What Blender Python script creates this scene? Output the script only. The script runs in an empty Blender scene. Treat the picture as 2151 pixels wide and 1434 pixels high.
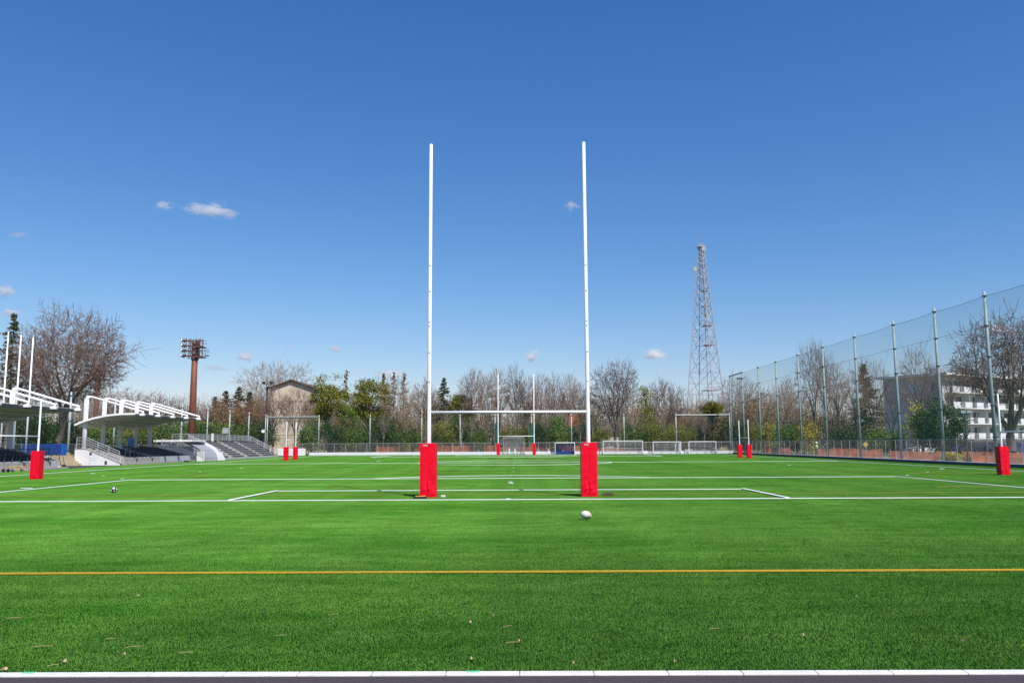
import bpy, math, random
import numpy as np
from mathutils import Vector, Matrix, Euler
C = bpy.context.scene.collection
SC = bpy.context.scene
R = math.radians

# ------------------------------------------------------------------ camera
FPX, HC, PITCH, YAW, ROLL = 1727.2, 1.8465, .1231, .0071, -.0047
_f0 = Vector((-math.sin(YAW), math.cos(YAW), 0)); _r0 = Vector((math.cos(YAW), math.sin(YAW), 0))
_fw = _f0*math.cos(PITCH)+Vector((0, 0, math.sin(PITCH))); _u0 = -_f0*math.sin(PITCH)+Vector((0, 0, math.cos(PITCH)))
_rt = _r0*math.cos(ROLL)+_u0*math.sin(ROLL); _up = _u0*math.cos(ROLL)-_r0*math.sin(ROLL)
cam = bpy.data.cameras.new('camera'); co = bpy.data.objects.new('camera', cam); C.objects.link(co)
m = Matrix((_rt, _up, -_fw)).transposed().to_4x4(); m.translation = (0, 0, HC); co.matrix_world = m
cam.sensor_width = 36; cam.lens = 36*FPX/2151; cam.clip_start = .1; cam.clip_end = 20000
SC.camera = co

def ray(px, py):
    return _fw+_rt*((px-1075.5)/FPX)+_up*((717-py)/FPX)
def gp(px, py, z=0):                       # point of the ground seen there
    d = ray(px, py); t = (z-HC)/d.z
    return Vector((d.x*t, d.y*t, z))
def at(px, py, Y):                         # point at field depth Y
    d = ray(px, py); t = Y/d.y
    return Vector((d.x*t, Y, HC+d.z*t))

# ------------------------------------------------------------------ sky, sun
EXPO = 2**.15
SUN_EL, SUN_AZ = R(52), math.atan2(.533, -.846)      # azimuth clockwise from +Y
w = bpy.data.worlds.new('World'); SC.world = w; w.use_nodes = True
nt = w.node_tree; nt.nodes.clear()
sky = nt.nodes.new('ShaderNodeTexSky'); sky.sky_type = 'NISHITA'; sky.sun_disc = False
sky.sun_elevation = SUN_EL; sky.sun_rotation = SUN_AZ; sky.air_density = 1.0; sky.dust_density = .6; sky.ozone_density = 2.2
hs = nt.nodes.new('ShaderNodeHueSaturation'); hs.inputs['Saturation'].default_value = 1.12; hs.inputs['Value'].default_value = 1.0
gm = nt.nodes.new('ShaderNodeMix'); gm.data_type = 'RGBA'; gm.blend_type = 'MULTIPLY'; gm.inputs[0].default_value = 1; gm.inputs[7].default_value = (1.0, .97, 1.06, 1)
bg = nt.nodes.new('ShaderNodeBackground'); bg.inputs[1].default_value = .115
wo = nt.nodes.new('ShaderNodeOutputWorld')
nt.links.new(sky.outputs[0], hs.inputs['Color']); nt.links.new(hs.outputs[0], gm.inputs[6]); _sp = nt.nodes.new('ShaderNodeSeparateColor'); _cb = nt.nodes.new('ShaderNodeCombineColor'); nt.links.new(gm.outputs[2], _sp.inputs[0])
for _i, (_g, _k) in enumerate(((1.33, 1.17), (1.05, 1.01), (.78, 1.0))):     # deep polarised blue of a dry winter sky
    _a = nt.nodes.new('ShaderNodeMath'); _a.operation = 'MULTIPLY'; _a.inputs[1].default_value = .115; _p = nt.nodes.new('ShaderNodeMath'); _p.operation = 'POWER'; _p.inputs[1].default_value = _g
    _m = nt.nodes.new('ShaderNodeMath'); _m.operation = 'MULTIPLY'; _m.inputs[1].default_value = _k/.115/EXPO
    nt.links.new(_sp.outputs[_i], _a.inputs[0]); nt.links.new(_a.outputs[0], _p.inputs[0]); nt.links.new(_p.outputs[0], _m.inputs[0]); nt.links.new(_m.outputs[0], _cb.inputs[_i])
nt.links.new(_cb.outputs[0], bg.inputs[0]); nt.links.new(bg.outputs[0], wo.inputs[0])
sl = bpy.data.lights.new('sun', 'SUN'); sl.energy = 4.9; sl.angle = R(.45); sl.color = (1, .96, .89)
so = bpy.data.objects.new('sun', sl); C.objects.link(so)
sdir = Vector((math.sin(SUN_AZ)*math.cos(SUN_EL), math.cos(SUN_AZ)*math.cos(SUN_EL), math.sin(SUN_EL)))
so.rotation_euler = sdir.to_track_quat('Z', 'Y').to_euler(); so.location = (60, -80, 120)
SC.view_settings.view_transform = 'Standard'; SC.view_settings.look = 'None'; SC.view_settings.exposure = .15; SC.view_settings.gamma = 1
SC.render.engine = 'CYCLES'; SC.cycles.transparent_max_bounces = 24; SC.cycles.max_bounces = 12
SC.cycles.volume_bounces = 10; SC.cycles.volume_step_rate = 1.0; SC.cycles.volume_max_steps = 64

# ------------------------------------------------------------------ materials
def mat(name, col, rough=.7, var=0., scale=5., bump=0., bscale=40., metal=0., spec=.4, sat=None, rnd=0., isl=0., col2=None):
    m = bpy.data.materials.new(name); m.use_nodes = True; n = m.node_tree; b = n.nodes['Principled BSDF']
    b.inputs['Roughness'].default_value = rough; b.inputs['Metallic'].default_value = metal; b.inputs['Specular IOR Level'].default_value = spec
    c = n.nodes.new('ShaderNodeRGB'); c.outputs[0].default_value = (*col, 1); out = c.outputs[0]
    if col2 is not None:                              # two real colours mixed by noise or by leaf
        mx = n.nodes.new('ShaderNodeMix'); mx.data_type = 'RGBA'; c2 = n.nodes.new('ShaderNodeRGB'); c2.outputs[0].default_value = (*col2, 1)
        if isl and scale != .9:
            g = n.nodes.new('ShaderNodeNewGeometry'); fac = g.outputs['Random Per Island']
        else:
            tc = n.nodes.new('ShaderNodeTexCoord'); nz = n.nodes.new('ShaderNodeTexNoise'); nz.inputs['Scale'].default_value = scale; nz.inputs['Detail'].default_value = 6
            n.links.new(tc.outputs['Object'], nz.inputs['Vector']); mr = n.nodes.new('ShaderNodeMapRange'); mr.inputs[1].default_value = .4; mr.inputs[2].default_value = .6
            n.links.new(nz.outputs[0], mr.inputs[0]); fac = mr.outputs[0]
        n.links.new(fac, mx.inputs[0]); n.links.new(out, mx.inputs[6]); n.links.new(c2.outputs[0], mx.inputs[7]); out = mx.outputs[2]
    if var or rnd or isl:
        h = n.nodes.new('ShaderNodeHueSaturation'); n.links.new(out, h.inputs['Color']); out = h.outputs[0]
        a = None
        if var:
            tc = n.nodes.new('ShaderNodeTexCoord'); nz = n.nodes.new('ShaderNodeTexNoise'); nz.inputs['Scale'].default_value = scale; nz.inputs['Detail'].default_value = 8; nz.inputs['Roughness'].default_value = .65
            n.links.new(tc.outputs['Object'], nz.inputs['Vector'])
            mr = n.nodes.new('ShaderNodeMapRange'); mr.inputs[1].default_value = .3; mr.inputs[2].default_value = .7; mr.inputs[3].default_value = 1-var; mr.inputs[4].default_value = 1+var
            n.links.new(nz.outputs[0], mr.inputs[0]); a = mr.outputs[0]
        for src, amt in (('rnd', rnd), ('isl', isl)):
            if not amt: continue
            if src == 'rnd': g = n.nodes.new('ShaderNodeObjectInfo'); v = g.outputs['Random']
            else: g = n.nodes.new('ShaderNodeNewGeometry'); v = g.outputs['Random Per Island']
            mr = n.nodes.new('ShaderNodeMapRange'); mr.inputs[3].default_value = 1-amt; mr.inputs[4].default_value = 1+amt; n.links.new(v, mr.inputs[0])
            if a is None: a = mr.outputs[0]
            else:
                mu = n.nodes.new('ShaderNodeMath'); mu.operation = 'MULTIPLY'; n.links.new(a, mu.inputs[0]); n.links.new(mr.outputs[0], mu.inputs[1]); a = mu.outputs[0]
        n.links.new(a, h.inputs['Value'])
        if rnd:
            g = n.nodes.new('ShaderNodeObjectInfo'); mr = n.nodes.new('ShaderNodeMapRange'); mr.inputs[3].default_value = .49; mr.inputs[4].default_value = .51; n.links.new(g.outputs['Random'], mr.inputs[0]); n.links.new(mr.outputs[0], h.inputs['Hue'])
    n.links.new(out, b.inputs['Base Color'])
    if bump:
        tc = n.nodes.new('ShaderNodeTexCoord'); nz = n.nodes.new('ShaderNodeTexNoise'); nz.inputs['Scale'].default_value = bscale; nz.inputs['Detail'].default_value = 8
        bp = n.nodes.new('ShaderNodeBump'); bp.inputs['Strength'].default_value = bump; bp.inputs['Distance'].default_value = .02
        n.links.new(tc.outputs['Object'], nz.inputs['Vector']); n.links.new(nz.outputs[0], bp.inputs['Height']); n.links.new(bp.outputs[0], b.inputs['Normal'])
    return m
def netmat(name, col, cover, nscale=None):            # woven net: threads too fine to see singly cover a share of it
    m = mat(name, col, .8); n = m.node_tree; b = n.nodes['Principled BSDF']; o = n.nodes['Material Output']
    t = n.nodes.new('ShaderNodeBsdfTransparent'); mx = n.nodes.new('ShaderNodeMixShader'); mx.inputs[0].default_value = cover
    if nscale:
        tc = n.nodes.new('ShaderNodeTexCoord'); nz = n.nodes.new('ShaderNodeTexNoise'); nz.inputs['Scale'].default_value = nscale; nz.inputs['Detail'].default_value = 3
        mr = n.nodes.new('ShaderNodeMapRange'); mr.inputs[1].default_value = .3; mr.inputs[2].default_value = .7; mr.inputs[3].default_value = cover*.7; mr.inputs[4].default_value = cover*1.3
        n.links.new(tc.outputs['Object'], nz.inputs['Vector']); n.links.new(nz.outputs[0], mr.inputs[0]); n.links.new(mr.outputs[0], mx.inputs[0])
    tl = n.nodes.new('ShaderNodeBsdfTranslucent'); tl.inputs[0].default_value = (*col, 1); hm = n.nodes.new('ShaderNodeMixShader'); hm.inputs[0].default_value = .5
    n.links.new(b.outputs[0], hm.inputs[1]); n.links.new(tl.outputs[0], hm.inputs[2])
    n.links.new(t.outputs[0], mx.inputs[1]); n.links.new(hm.outputs[0], mx.inputs[2]); n.links.new(mx.outputs[0], o.inputs[0])
    return m
M = {}
M['white'] = mat('white_paint', (.87, .87, .87), .35, .05, 1.5)
M['red'] = mat('red_vinyl', (.80, .003, .022), .42, .05, 2, .12, 6, spec=.22)
M['redlogo'] = mat('pale_print', (.62, .42, .45), .6)
M['galv'] = mat('galvanised_steel', (.36, .42, .43), .5, .12, 2, metal=.2)
M['galvgreen'] = mat('green_grey_pole', (.26, .34, .34), .5, .15, 1.5)
M['cable'] = mat('dark_green_rope', (.03, .06, .05), .8)
M['rail'] = mat('handrail_steel', (.42, .44, .46), .45, .08, 3, metal=.2)
M['darkrail'] = mat('dark_rail', (.06, .065, .07), .5)
M['conc'] = mat('concrete', (.36, .34, .31), .85, .15, 1.5, .2, 20)
M['step'] = mat('sandy_step', (.46, .37, .24), .85, .15, 3)
M['riser'] = mat('grey_riser', (.44, .445, .46), .85, .12, 2)
M['seat'] = mat('seat_plastic', (.035, .045, .055), .5, .15, 3)
M['whitewall'] = mat('white_wall', (.74, .74, .73), .7, .06, .8, .1, 30)
M['kerb'] = mat('white_kerb', (.66, .64, .62), .8, .14, 3, .3, 30)
M['kerbgrey'] = mat('grey_kerb', (.10, .115, .14), .8, .15, 2)
M['roof'] = mat('roof_sheet', (.76, .77, .72), .5, .05, 1)
M['gutter'] = mat('dark_gutter', (.045, .05, .055), .5)
M['rust'] = mat('brown_tower', (.20, .062, .032), .6, .18, 1.2, .1, 8)
M['rustd'] = mat('brown_frame', (.13, .05, .035), .6, .15, 3)
M['lampglass'] = mat('lamp_bowl', (.26, .26, .27), .25, metal=.5)
M['black'] = mat('black_paint', (.018, .018, .02), .5)
M['clock'] = mat('clock_face', (.8, .8, .78), .4)
M['lattice'] = mat('tower_steel', (.38, .37, .41), .5, .08, .2)
M['latred'] = mat('tower_faded_red', (.34, .24, .25), .6)
M['blue'] = mat('blue_tarp', (.012, .05, .22), .5, .2, 2, .2, 8)
M['bluebright'] = mat('bright_blue', (.02, .14, .5), .4)
M['paleblue'] = mat('pale_blue_paint', (.16, .32, .60), .5)
M['yellow'] = mat('yellow_rubber', (.62, .36, .03), .6)
M['track'] = mat('asphalt', (.060, .046, .055), .95, .22, 60, .5, 300)
M['earth'] = mat('dry_ground', (.27, .225, .15), .95, .3, .15, .3, 2, col2=(.10, .13, .05))
M['bark'] = mat('bark', (.12, .095, .078), .9, .25, 3, .3, 20, rnd=.25)
M['barkpale'] = mat('pale_bark', (.30, .26, .21), .9, .2, 3, .2, 20, rnd=.2)
M['twig'] = mat('twigs', (.18, .115, .092), .9, rnd=.25)
M['twigpale'] = mat('pale_twigs', (.29, .205, .15), .9, rnd=.25)
M['twigred'] = mat('red_twigs', (.21, .11, .085), .9, rnd=.25)
def leafm(name, a, b, v=.3): 
    mm = mat(name, a, .65, isl=v*.8, scale=.9, col2=b, rnd=.12, spec=.3); bb = mm.node_tree.nodes['Principled BSDF']
    return mm
M['leafdark'] = leafm('dark_leaves', (.022, .048, .012), (.060, .085, .018), .4)
M['leafgreen'] = leafm('green_leaves', (.055, .11, .015), (.15, .20, .030), .45)
M['leafolive'] = leafm('olive_leaves', (.115, .125, .016), (.20, .19, .022))
M['leafyellow'] = leafm('yellow_leaves', (.30, .25, .025), (.42, .33, .04))
M['leafbrown'] = leafm('brown_leaves', (.19, .12, .045), (.27, .18, .06))
M['needle'] = leafm('needles', (.06, .08, .03), (.12, .11, .04))
M['needlepink'] = leafm('rusty_needles', (.19, .11, .07), (.13, .11, .05))
M['cream'] = mat('stained_render', (.50, .42, .31), .85, .15, .6, .1, 10, col2=(.40, .31, .22), scale=.9) if False else mat('stained_render', (.64, .54, .42), .85, .0, .7, .1, 10, col2=(.48, .39, .30))
M['brownroof'] = mat('brown_roof', (.12, .085, .07), .8)
M['apt'] = mat('apartment_wall', (.58, .56, .53), .8, .06, .3)
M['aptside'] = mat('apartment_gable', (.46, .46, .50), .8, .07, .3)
M['glass'] = mat('window_glass', (.045, .055, .07), .12, spec=.8)
M['curtain'] = mat('curtain', (.35, .36, .36), .8)
M['orange'] = netmat('orange_net', (.85, .27, .14), .75, 1.2)
M['greennet'] = netmat('green_net', (.05, .16, .12), .13)
M['greennetR'] = netmat('green_net_tall', (.06, .18, .14), .17)
M['chain'] = netmat('chain_link', (.36, .37, .38), .22)
M['goalnet'] = netmat('goal_net', (.75, .75, .75), .28)
M['bluenet'] = netmat('blue_net', (.05, .06, .28), .62)
M['greensheet'] = mat('green_sheet', (.012, .12, .07), .8, .1, 2)
M['lineW'] = mat('white_line', (.86, .90, .84), .9, .06, 14, .6, 120)
M['lineY'] = mat('yellow_line', (.50, .32, .02), .9, .22, 25, .6, 120)
M['lineY2'] = mat('faint_yellow_line', (.22, .24, .03), .9, .2, 14, .4, 120)
M['poly'] = netmat('polycarbonate', (.55, .62, .75), .75)
M['leaflitter'] = mat('dry_leaf', (.42, .30, .18), .8)
M['skin'] = mat('skin', (.45, .27, .19), .6)
M['hivis'] = mat('hi_vis', (.35, .62, .12), .7)
M['palegreen'] = mat('pale_green_plastic', (.45, .62, .52), .6)
M['cloth'] = mat('work_cloth', (.09, .11, .16), .8)
M['car1'] = mat('dark_car_paint', (.02, .022, .03), .25, spec=.6)
M['car2'] = mat('white_car_paint', (.7, .7, .7), .25, spec=.6)
M['car3'] = mat('blue_car_paint', (.03, .05, .12), .25, spec=.6)
M['tyre'] = mat('tyre_rubber', (.02, .02, .02), .8)

# ------------------------------------------------------------------ helpers
class MB:
    def __init__(s): s.v = []; s.f = []
    def add(s, vs, fs):
        o = len(s.v); s.v += [tuple(p) for p in vs]; s.f += [tuple(i+o for i in f) for f in fs]; return s
    def box(s, x0, x1, y0, y1, z0, z1):
        v = [(x0, y0, z0), (x1, y0, z0), (x1, y1, z0), (x0, y1, z0), (x0, y0, z1), (x1, y0, z1), (x1, y1, z1), (x0, y1, z1)]
        return s.add(v, [(0, 3, 2, 1), (4, 5, 6, 7), (0, 1, 5, 4), (1, 2, 6, 5), (2, 3, 7, 6), (3, 0, 4, 7)])
    def obox(s, p0, p1, w_, h_):                     # beam p0->p1 with width and height
        p0 = Vector(p0); p1 = Vector(p1); d = (p1-p0).normalized()
        u = Vector((0, 0, 1)) if abs(d.z) < .95 else Vector((0, 1, 0))
        a = d.cross(u).normalized(); b = a.cross(d).normalized(); v = []
        for p in (p0, p1):
            for sa, sb in ((-1, -1), (1, -1), (1, 1), (-1, 1)): v.append(p+a*sa*w_/2+b*sb*h_/2)
        return s.add(v, [(0, 3, 2, 1), (4, 5, 6, 7), (0, 1, 5, 4), (1, 2, 6, 5), (2, 3, 7, 6), (3, 0, 4, 7)])
    def tube(s, pts, rs, n=8, cap=True):
        pts = [Vector(p) for p in pts]
        if not hasattr(rs, '__len__'): rs = [rs]*len(pts)
        o = len(s.v)
        for i, p in enumerate(pts):
            d = (pts[min(i+1, len(pts)-1)]-pts[max(i-1, 0)]).normalized()
            u = Vector((0, 0, 1)) if abs(d.z) < .9 else Vector((0, 1, 0))
            a = d.cross(u).normalized(); b = a.cross(d)
            for k in range(n):
                t = 2*math.pi*k/n; s.v.append(tuple(p+(a*math.cos(t)+b*math.sin(t))*rs[i]))
        for i in range(len(pts)-1):
            for k in range(n):
                k2 = (k+1) % n; s.f.append((o+i*n+k, o+i*n+k2, o+(i+1)*n+k2, o+(i+1)*n+k))
        if cap:
            s.f.append(tuple(o+k for k in reversed(range(n)))); s.f.append(tuple(o+(len(pts)-1)*n+k for k in range(n)))
        return s
    def prism(s, poly, axis, a0, a1):                # polygon extruded along axis
        def P(p, a): return (a, p[0], p[1]) if axis == 'x' else (p[0], a, p[1]) if axis == 'y' else (p[0], p[1], a)
        n = len(poly); v = [P(p, a0) for p in poly]+[P(p, a1) for p in poly]
        return s.add(v, [tuple(range(n)), tuple(reversed(range(n, 2*n)))]+[(i, i+n, (i+1) % n+n, (i+1) % n) for i in range(n)])
    def lathe(s, prof, c=(0, 0, 0), n=16):
        o = len(s.v); c = Vector(c)
        for r, z in prof:
            for k in range(n): t = 2*math.pi*k/n; s.v.append((c.x+r*math.cos(t), c.y+r*math.sin(t), c.z+z))
        for i in range(len(prof)-1):
            for k in range(n): k2 = (k+1) % n; s.f.append((o+i*n+k, o+i*n+k2, o+(i+1)*n+k2, o+(i+1)*n+k))
        return s
def link(name, me, m, parent=None, smooth=False):
    o = bpy.data.objects.new(name, me); C.objects.link(o)
    if m: me.materials.append(M[m] if isinstance(m, str) else m)
    if parent: o.parent = parent
    if smooth:
        for p in me.polygons: p.use_smooth = True
    return o
def obj(name, mb, m, parent=None, smooth=False, bevel=0, fixn=True):
    me = bpy.data.meshes.new(name); me.from_pydata(mb.v, [], mb.f); me.update()
    if fixn:
        import bmesh
        b = bmesh.new(); b.from_mesh(me); bmesh.ops.recalc_face_normals(b, faces=b.faces); b.to_mesh(me); b.free()
    o = link(name, me, m, parent, smooth)
    if bevel:
        md = o.modifiers.new('bevel', 'BEVEL'); md.width = bevel; md.segments = 2; md.limit_method = 'ANGLE'
    return o
def tag(o, label=None, cat=None, group=None, kind=None):
    if label: o['label'] = label
    if cat: o['category'] = cat
    if group: o['group'] = group
    if kind: o['kind'] = kind
    return o
def thing(name, label, cat, loc=(0, 0, 0), rz=0, group=None):
    o = bpy.data.objects.new(name, None); C.objects.link(o); o.location = loc; o.rotation_euler.z = rz; o.empty_display_size = .3
    return tag(o, label, cat, group)
def dup(root, loc, rz=0, label=None, group=None, scale=None):
    r = root.copy(); C.objects.link(r); r.location = loc; r.rotation_euler.z = rz
    if scale: r.scale = scale
    tag(r, label, None, group)
    for ch in list(root.children):
        c = ch.copy(); C.objects.link(c); c.parent = r
        for g in ch.children:
            d = g.copy(); C.objects.link(d); d.parent = c
    return r
def struct(name, mb, m): return tag(obj(name, mb, m), kind='structure')

X0, YG, YP, YF, YH = -.345, 27.36, 29.08, 128.87, 79.36
XF, XL, YB = 35.9, -42.6, 139.0               # right fence, left fence, far fence
YK = gp(1075, 1408.5).y

# ------------------------------------------------------------------ ground
b = MB(); b.add([(-1200, -60, -.03), (1200, -60, -.03), (1200, 2500, -.03), (-1200, 2500, -.03)], [(0, 1, 2, 3)]); struct('ground', b, 'earth')
b = MB(); b.add([(-60, -30, -.01), (60, -30, -.01), (60, YK-.1, -.01), (-60, YK-.1, -.01)], [(0, 1, 2, 3)]); struct('running_path', b, 'track')
b = MB(); b.add([(XL+.3, YK, -.01), (-36.1, YK, -.01), (-36.1, YB, -.01), (XL+.3, YB, -.01)], [(0, 1, 2, 3)]); struct('side_path', b, 'track')

def turf_material():
    m = mat('artificial_turf', (.05, .17, .03), .6, spec=.18); n = m.node_tree; b = n.nodes['Principled BSDF']
    g = n.nodes.new('ShaderNodeNewGeometry')
    def noise(scale, sx=1, sy=1, det=4):
        mp = n.nodes.new('ShaderNodeMapping'); mp.inputs['Scale'].default_value = (sx, sy, 1); nz = n.nodes.new('ShaderNodeTexNoise')
        nz.inputs['Scale'].default_value = scale; nz.inputs['Detail'].default_value = det
        n.links.new(g.outputs['Position'], mp.inputs[0]); n.links.new(mp.outputs[0], nz.inputs['Vector']); return nz.outputs[0]
    a = noise(.35, .35, 1, 5); c = noise(1.6, .5, 1.4, 6)
    mx = n.nodes.new('ShaderNodeMath'); mx.operation = 'ADD'; n.links.new(a, mx.inputs[0]); n.links.new(c, mx.inputs[1])
    r = n.nodes.new('ShaderNodeValToRGB'); r.color_ramp.elements[0].position = .38; r.color_ramp.elements[1].position = .62
    r.color_ramp.elements[0].color = (.066, .212, .024, 1); r.color_ramp.elements[1].color = (.150, .325, .058, 1)
    h = n.nodes.new('ShaderNodeMath'); h.operation = 'MULTIPLY'; h.inputs[1].default_value = .5; n.links.new(mx.outputs[0], h.inputs[0]); n.links.new(h.outputs[0], r.inputs[0])
    hs_ = n.nodes.new('ShaderNodeHueSaturation'); mr = n.nodes.new('ShaderNodeMapRange'); mr.inputs[3].default_value = .72; mr.inputs[4].default_value = 1.3
    n.links.new(g.outputs['Random Per Island'], mr.inputs[0]); n.links.new(mr.outputs[0], hs_.inputs['Value']); n.links.new(r.outputs[0], hs_.inputs['Color'])
    # view-angle sheen painted in: dark by the kerb, paler upfield; plus worn lanes lengthwise
    sp = n.nodes.new('ShaderNodeSeparateXYZ'); n.links.new(g.outputs['Position'], sp.inputs[0])
    lane = noise(1.0, .55, .02, 3); pat = noise(.5, .5, .8, 4)
    def M_(op, a_, b_, c_=None):
        q = n.nodes.new('ShaderNodeMath'); q.operation = op
        for i_, v_ in enumerate((a_, b_, c_)):
            if v_ is None: continue
            if isinstance(v_, (int, float)): q.inputs[i_].default_value = v_
            else: n.links.new(v_, q.inputs[i_])
        return q.outputs[0]
    sheen_y = n.nodes.new('ShaderNodeMapRange'); sheen_y.interpolation_type = 'SMOOTHSTEP'; sheen_y.inputs[1].default_value = 7.5; sheen_y.inputs[2].default_value = 19; sheen_y.inputs[3].default_value = .76; sheen_y.inputs[4].default_value = 1.17; n.links.new(M_('ADD', sp.outputs[1], M_('MULTIPLY', M_('SUBTRACT', pat, .5), 9.)), sheen_y.inputs[0])
    sheen_x = n.nodes.new('ShaderNodeMapRange'); sheen_x.inputs[1].default_value = -8; sheen_x.inputs[2].default_value = 12; sheen_x.inputs[3].default_value = 1.02; sheen_x.inputs[4].default_value = .92; n.links.new(sp.outputs[0], sheen_x.inputs[0])  # nap sheen painted into the colour: turf dims from left to right
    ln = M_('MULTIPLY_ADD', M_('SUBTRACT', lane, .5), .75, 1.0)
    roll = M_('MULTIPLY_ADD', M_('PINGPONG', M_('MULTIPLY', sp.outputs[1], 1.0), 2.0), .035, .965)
    h2 = n.nodes.new('ShaderNodeHueSaturation'); n.links.new(hs_.outputs[0], h2.inputs['Color']); n.links.new(M_('MULTIPLY', M_('MULTIPLY', sheen_y.outputs[0], sheen_x.outputs[0]), M_('MULTIPLY', ln, roll)), h2.inputs['Value'])
    h2.inputs['Saturation'].default_value = 1.05
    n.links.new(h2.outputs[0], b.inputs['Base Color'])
    return m
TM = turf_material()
b = MB(); b.add([(-36, YK, 0), (XF, YK, 0), (XF, YB-.2, 0), (-36, YB-.2, 0)], [(0, 1, 2, 3)])
M['infill'] = mat('dark_turf_base', (.010, .040, .007), .9, .3, 3, spec=0.)
me_t = obj('turf_ground', b, 'infill'); tag(me_t, kind='structure')

def grass():
    rng = np.random.default_rng(5); S = 2.0; N = 34000
    px = rng.uniform(0, S, N); py = rng.uniform(0, S, N); yaw = rng.uniform(0, 2*np.pi, N)
    hgt = rng.uniform(.011, .021, N); wd = rng.uniform(.0018, .0036, N)
    ln = rng.normal(0, .006, (N, 2)); ln[:, 1] += .002
    ax = np.cos(yaw)*wd; ay = np.sin(yaw)*wd
    v = np.zeros((N, 3, 3)); v[:, 0] = np.stack([px-ax, py-ay, np.zeros(N)], 1); v[:, 1] = np.stack([px+ax, py+ay, np.zeros(N)], 1)
    v[:, 2] = np.stack([px+ln[:, 0], py+ln[:, 1], hgt], 1)
    me = bpy.data.meshes.new('grass'); me.vertices.add(N*3); me.vertices.foreach_set('co', v.ravel().astype(np.float32))
    me.loops.add(N*3); me.loops.foreach_set('vertex_index', np.arange(N*3, dtype=np.int32)); me.polygons.add(N)
    me.polygons.foreach_set('loop_start', (np.arange(N)*3).astype(np.int32)); me.update(calc_edges=True)
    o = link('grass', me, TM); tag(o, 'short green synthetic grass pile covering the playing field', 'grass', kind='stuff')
    # points of the tiles in view
    pts = []
    y = YK
    while y < YB-4:
        x = -36.
        while x < XF-S+.1:
            if abs(x+1) < .66*(y+2)+2.5: pts.append((x, y, .001))
            x += S
        y += S
    ng = bpy.data.node_groups.new('turf_tiles', 'GeometryNodeTree'); ng.interface.new_socket('Geometry', in_out='INPUT', socket_type='NodeSocketGeometry'); ng.interface.new_socket('Geometry', in_out='OUTPUT', socket_type='NodeSocketGeometry')
    gi = ng.nodes.new('NodeGroupInput'); go = ng.nodes.new('NodeGroupOutput')
    pm = bpy.data.meshes.new('tile_points'); pm.from_pydata(pts, [], [])
    nx = int((XF+36)//S); ny = int((YB-2-YK)//S)
    grid = ng.nodes.new('GeometryNodeMeshGrid'); grid.inputs['Size X'].default_value = (nx-1)*S; grid.inputs['Size Y'].default_value = (ny-1)*S; grid.inputs['Vertices X'].default_value = nx; grid.inputs['Vertices Y'].default_value = ny
    tr = ng.nodes.new('GeometryNodeTransform'); tr.inputs['Translation'].default_value = (-36+(nx-1)*S/2, YK+(ny-1)*S/2, .001)
    pos = ng.nodes.new('GeometryNodeInputPosition'); sp = ng.nodes.new('ShaderNodeSeparateXYZ'); ab = ng.nodes.new('ShaderNodeMath'); ab.operation = 'ABSOLUTE'
    mul = ng.nodes.new('ShaderNodeMath'); mul.operation = 'MULTIPLY_ADD'; mul.inputs[1].default_value = .66; mul.inputs[2].default_value = 4.5
    cmpn = ng.nodes.new('ShaderNodeMath'); cmpn.operation = 'GREATER_THAN'
    dele = ng.nodes.new('GeometryNodeDeleteGeometry'); dele.domain = 'POINT'
    ip = ng.nodes.new('GeometryNodeInstanceOnPoints')
    L = ng.links.new
    L(grid.outputs[0], tr.inputs[0]); L(tr.outputs[0], dele.inputs[0]); L(pos.outputs[0], sp.inputs[0]); L(sp.outputs[0], ab.inputs[0]); L(sp.outputs[1], mul.inputs[0])
    L(ab.outputs[0], cmpn.inputs[0]); L(mul.outputs[0], cmpn.inputs[1]); L(cmpn.outputs[0], dele.inputs['Selection'])
    L(dele.outputs[0], ip.inputs['Points']); L(gi.outputs[0], ip.inputs['Instance']); L(ip.outputs[0], go.inputs[0])
    md = o.modifiers.new('tiles', 'NODES'); md.node_group = ng
grass()

# painted lines: sheets lying on the pile
LZ = .034
def strip(pts, w_, name, m, z=LZ, closed=False):
    v = []; f = []; n = len(pts); P = [Vector((p[0], p[1])) for p in pts]
    for i in range(n):
        a = P[i-1] if (i or closed) else P[i]; c = P[(i+1) % n] if (i < n-1 or closed) else P[i]
        d = (c-a).normalized(); nn = Vector((-d.y, d.x))*w_/2
        v += [(P[i].x+nn.x, P[i].y+nn.y, z), (P[i].x-nn.x, P[i].y-nn.y, z)]
    for i in range(n if closed else n-1):
        j = (i+1) % n; f.append((2*i, 2*i+1, 2*j+1, 2*j))
    return v, f
lw = MB(); ly = MB(); lf = MB()
def seg(mb, pts, w_=.11, z=LZ, closed=False): mb.add(*strip(pts, w_, '', '', z, closed))
YG2 = 2*YH-YG
XLt, XRt = X0-30.85, X0+30.85
seg(lw, [(-36, YG), (XF-.5, YG)], .12)
seg(lw, [(XLt, YG2), (XRt, YG2)], .12)
for X in (XLt, XRt): seg(lw, [(X, YG+.07), (X, YG2-.07)], .12)
seg(lw, [(XLt, YH), (XRt, YH)], .12, LZ+.001)
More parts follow.
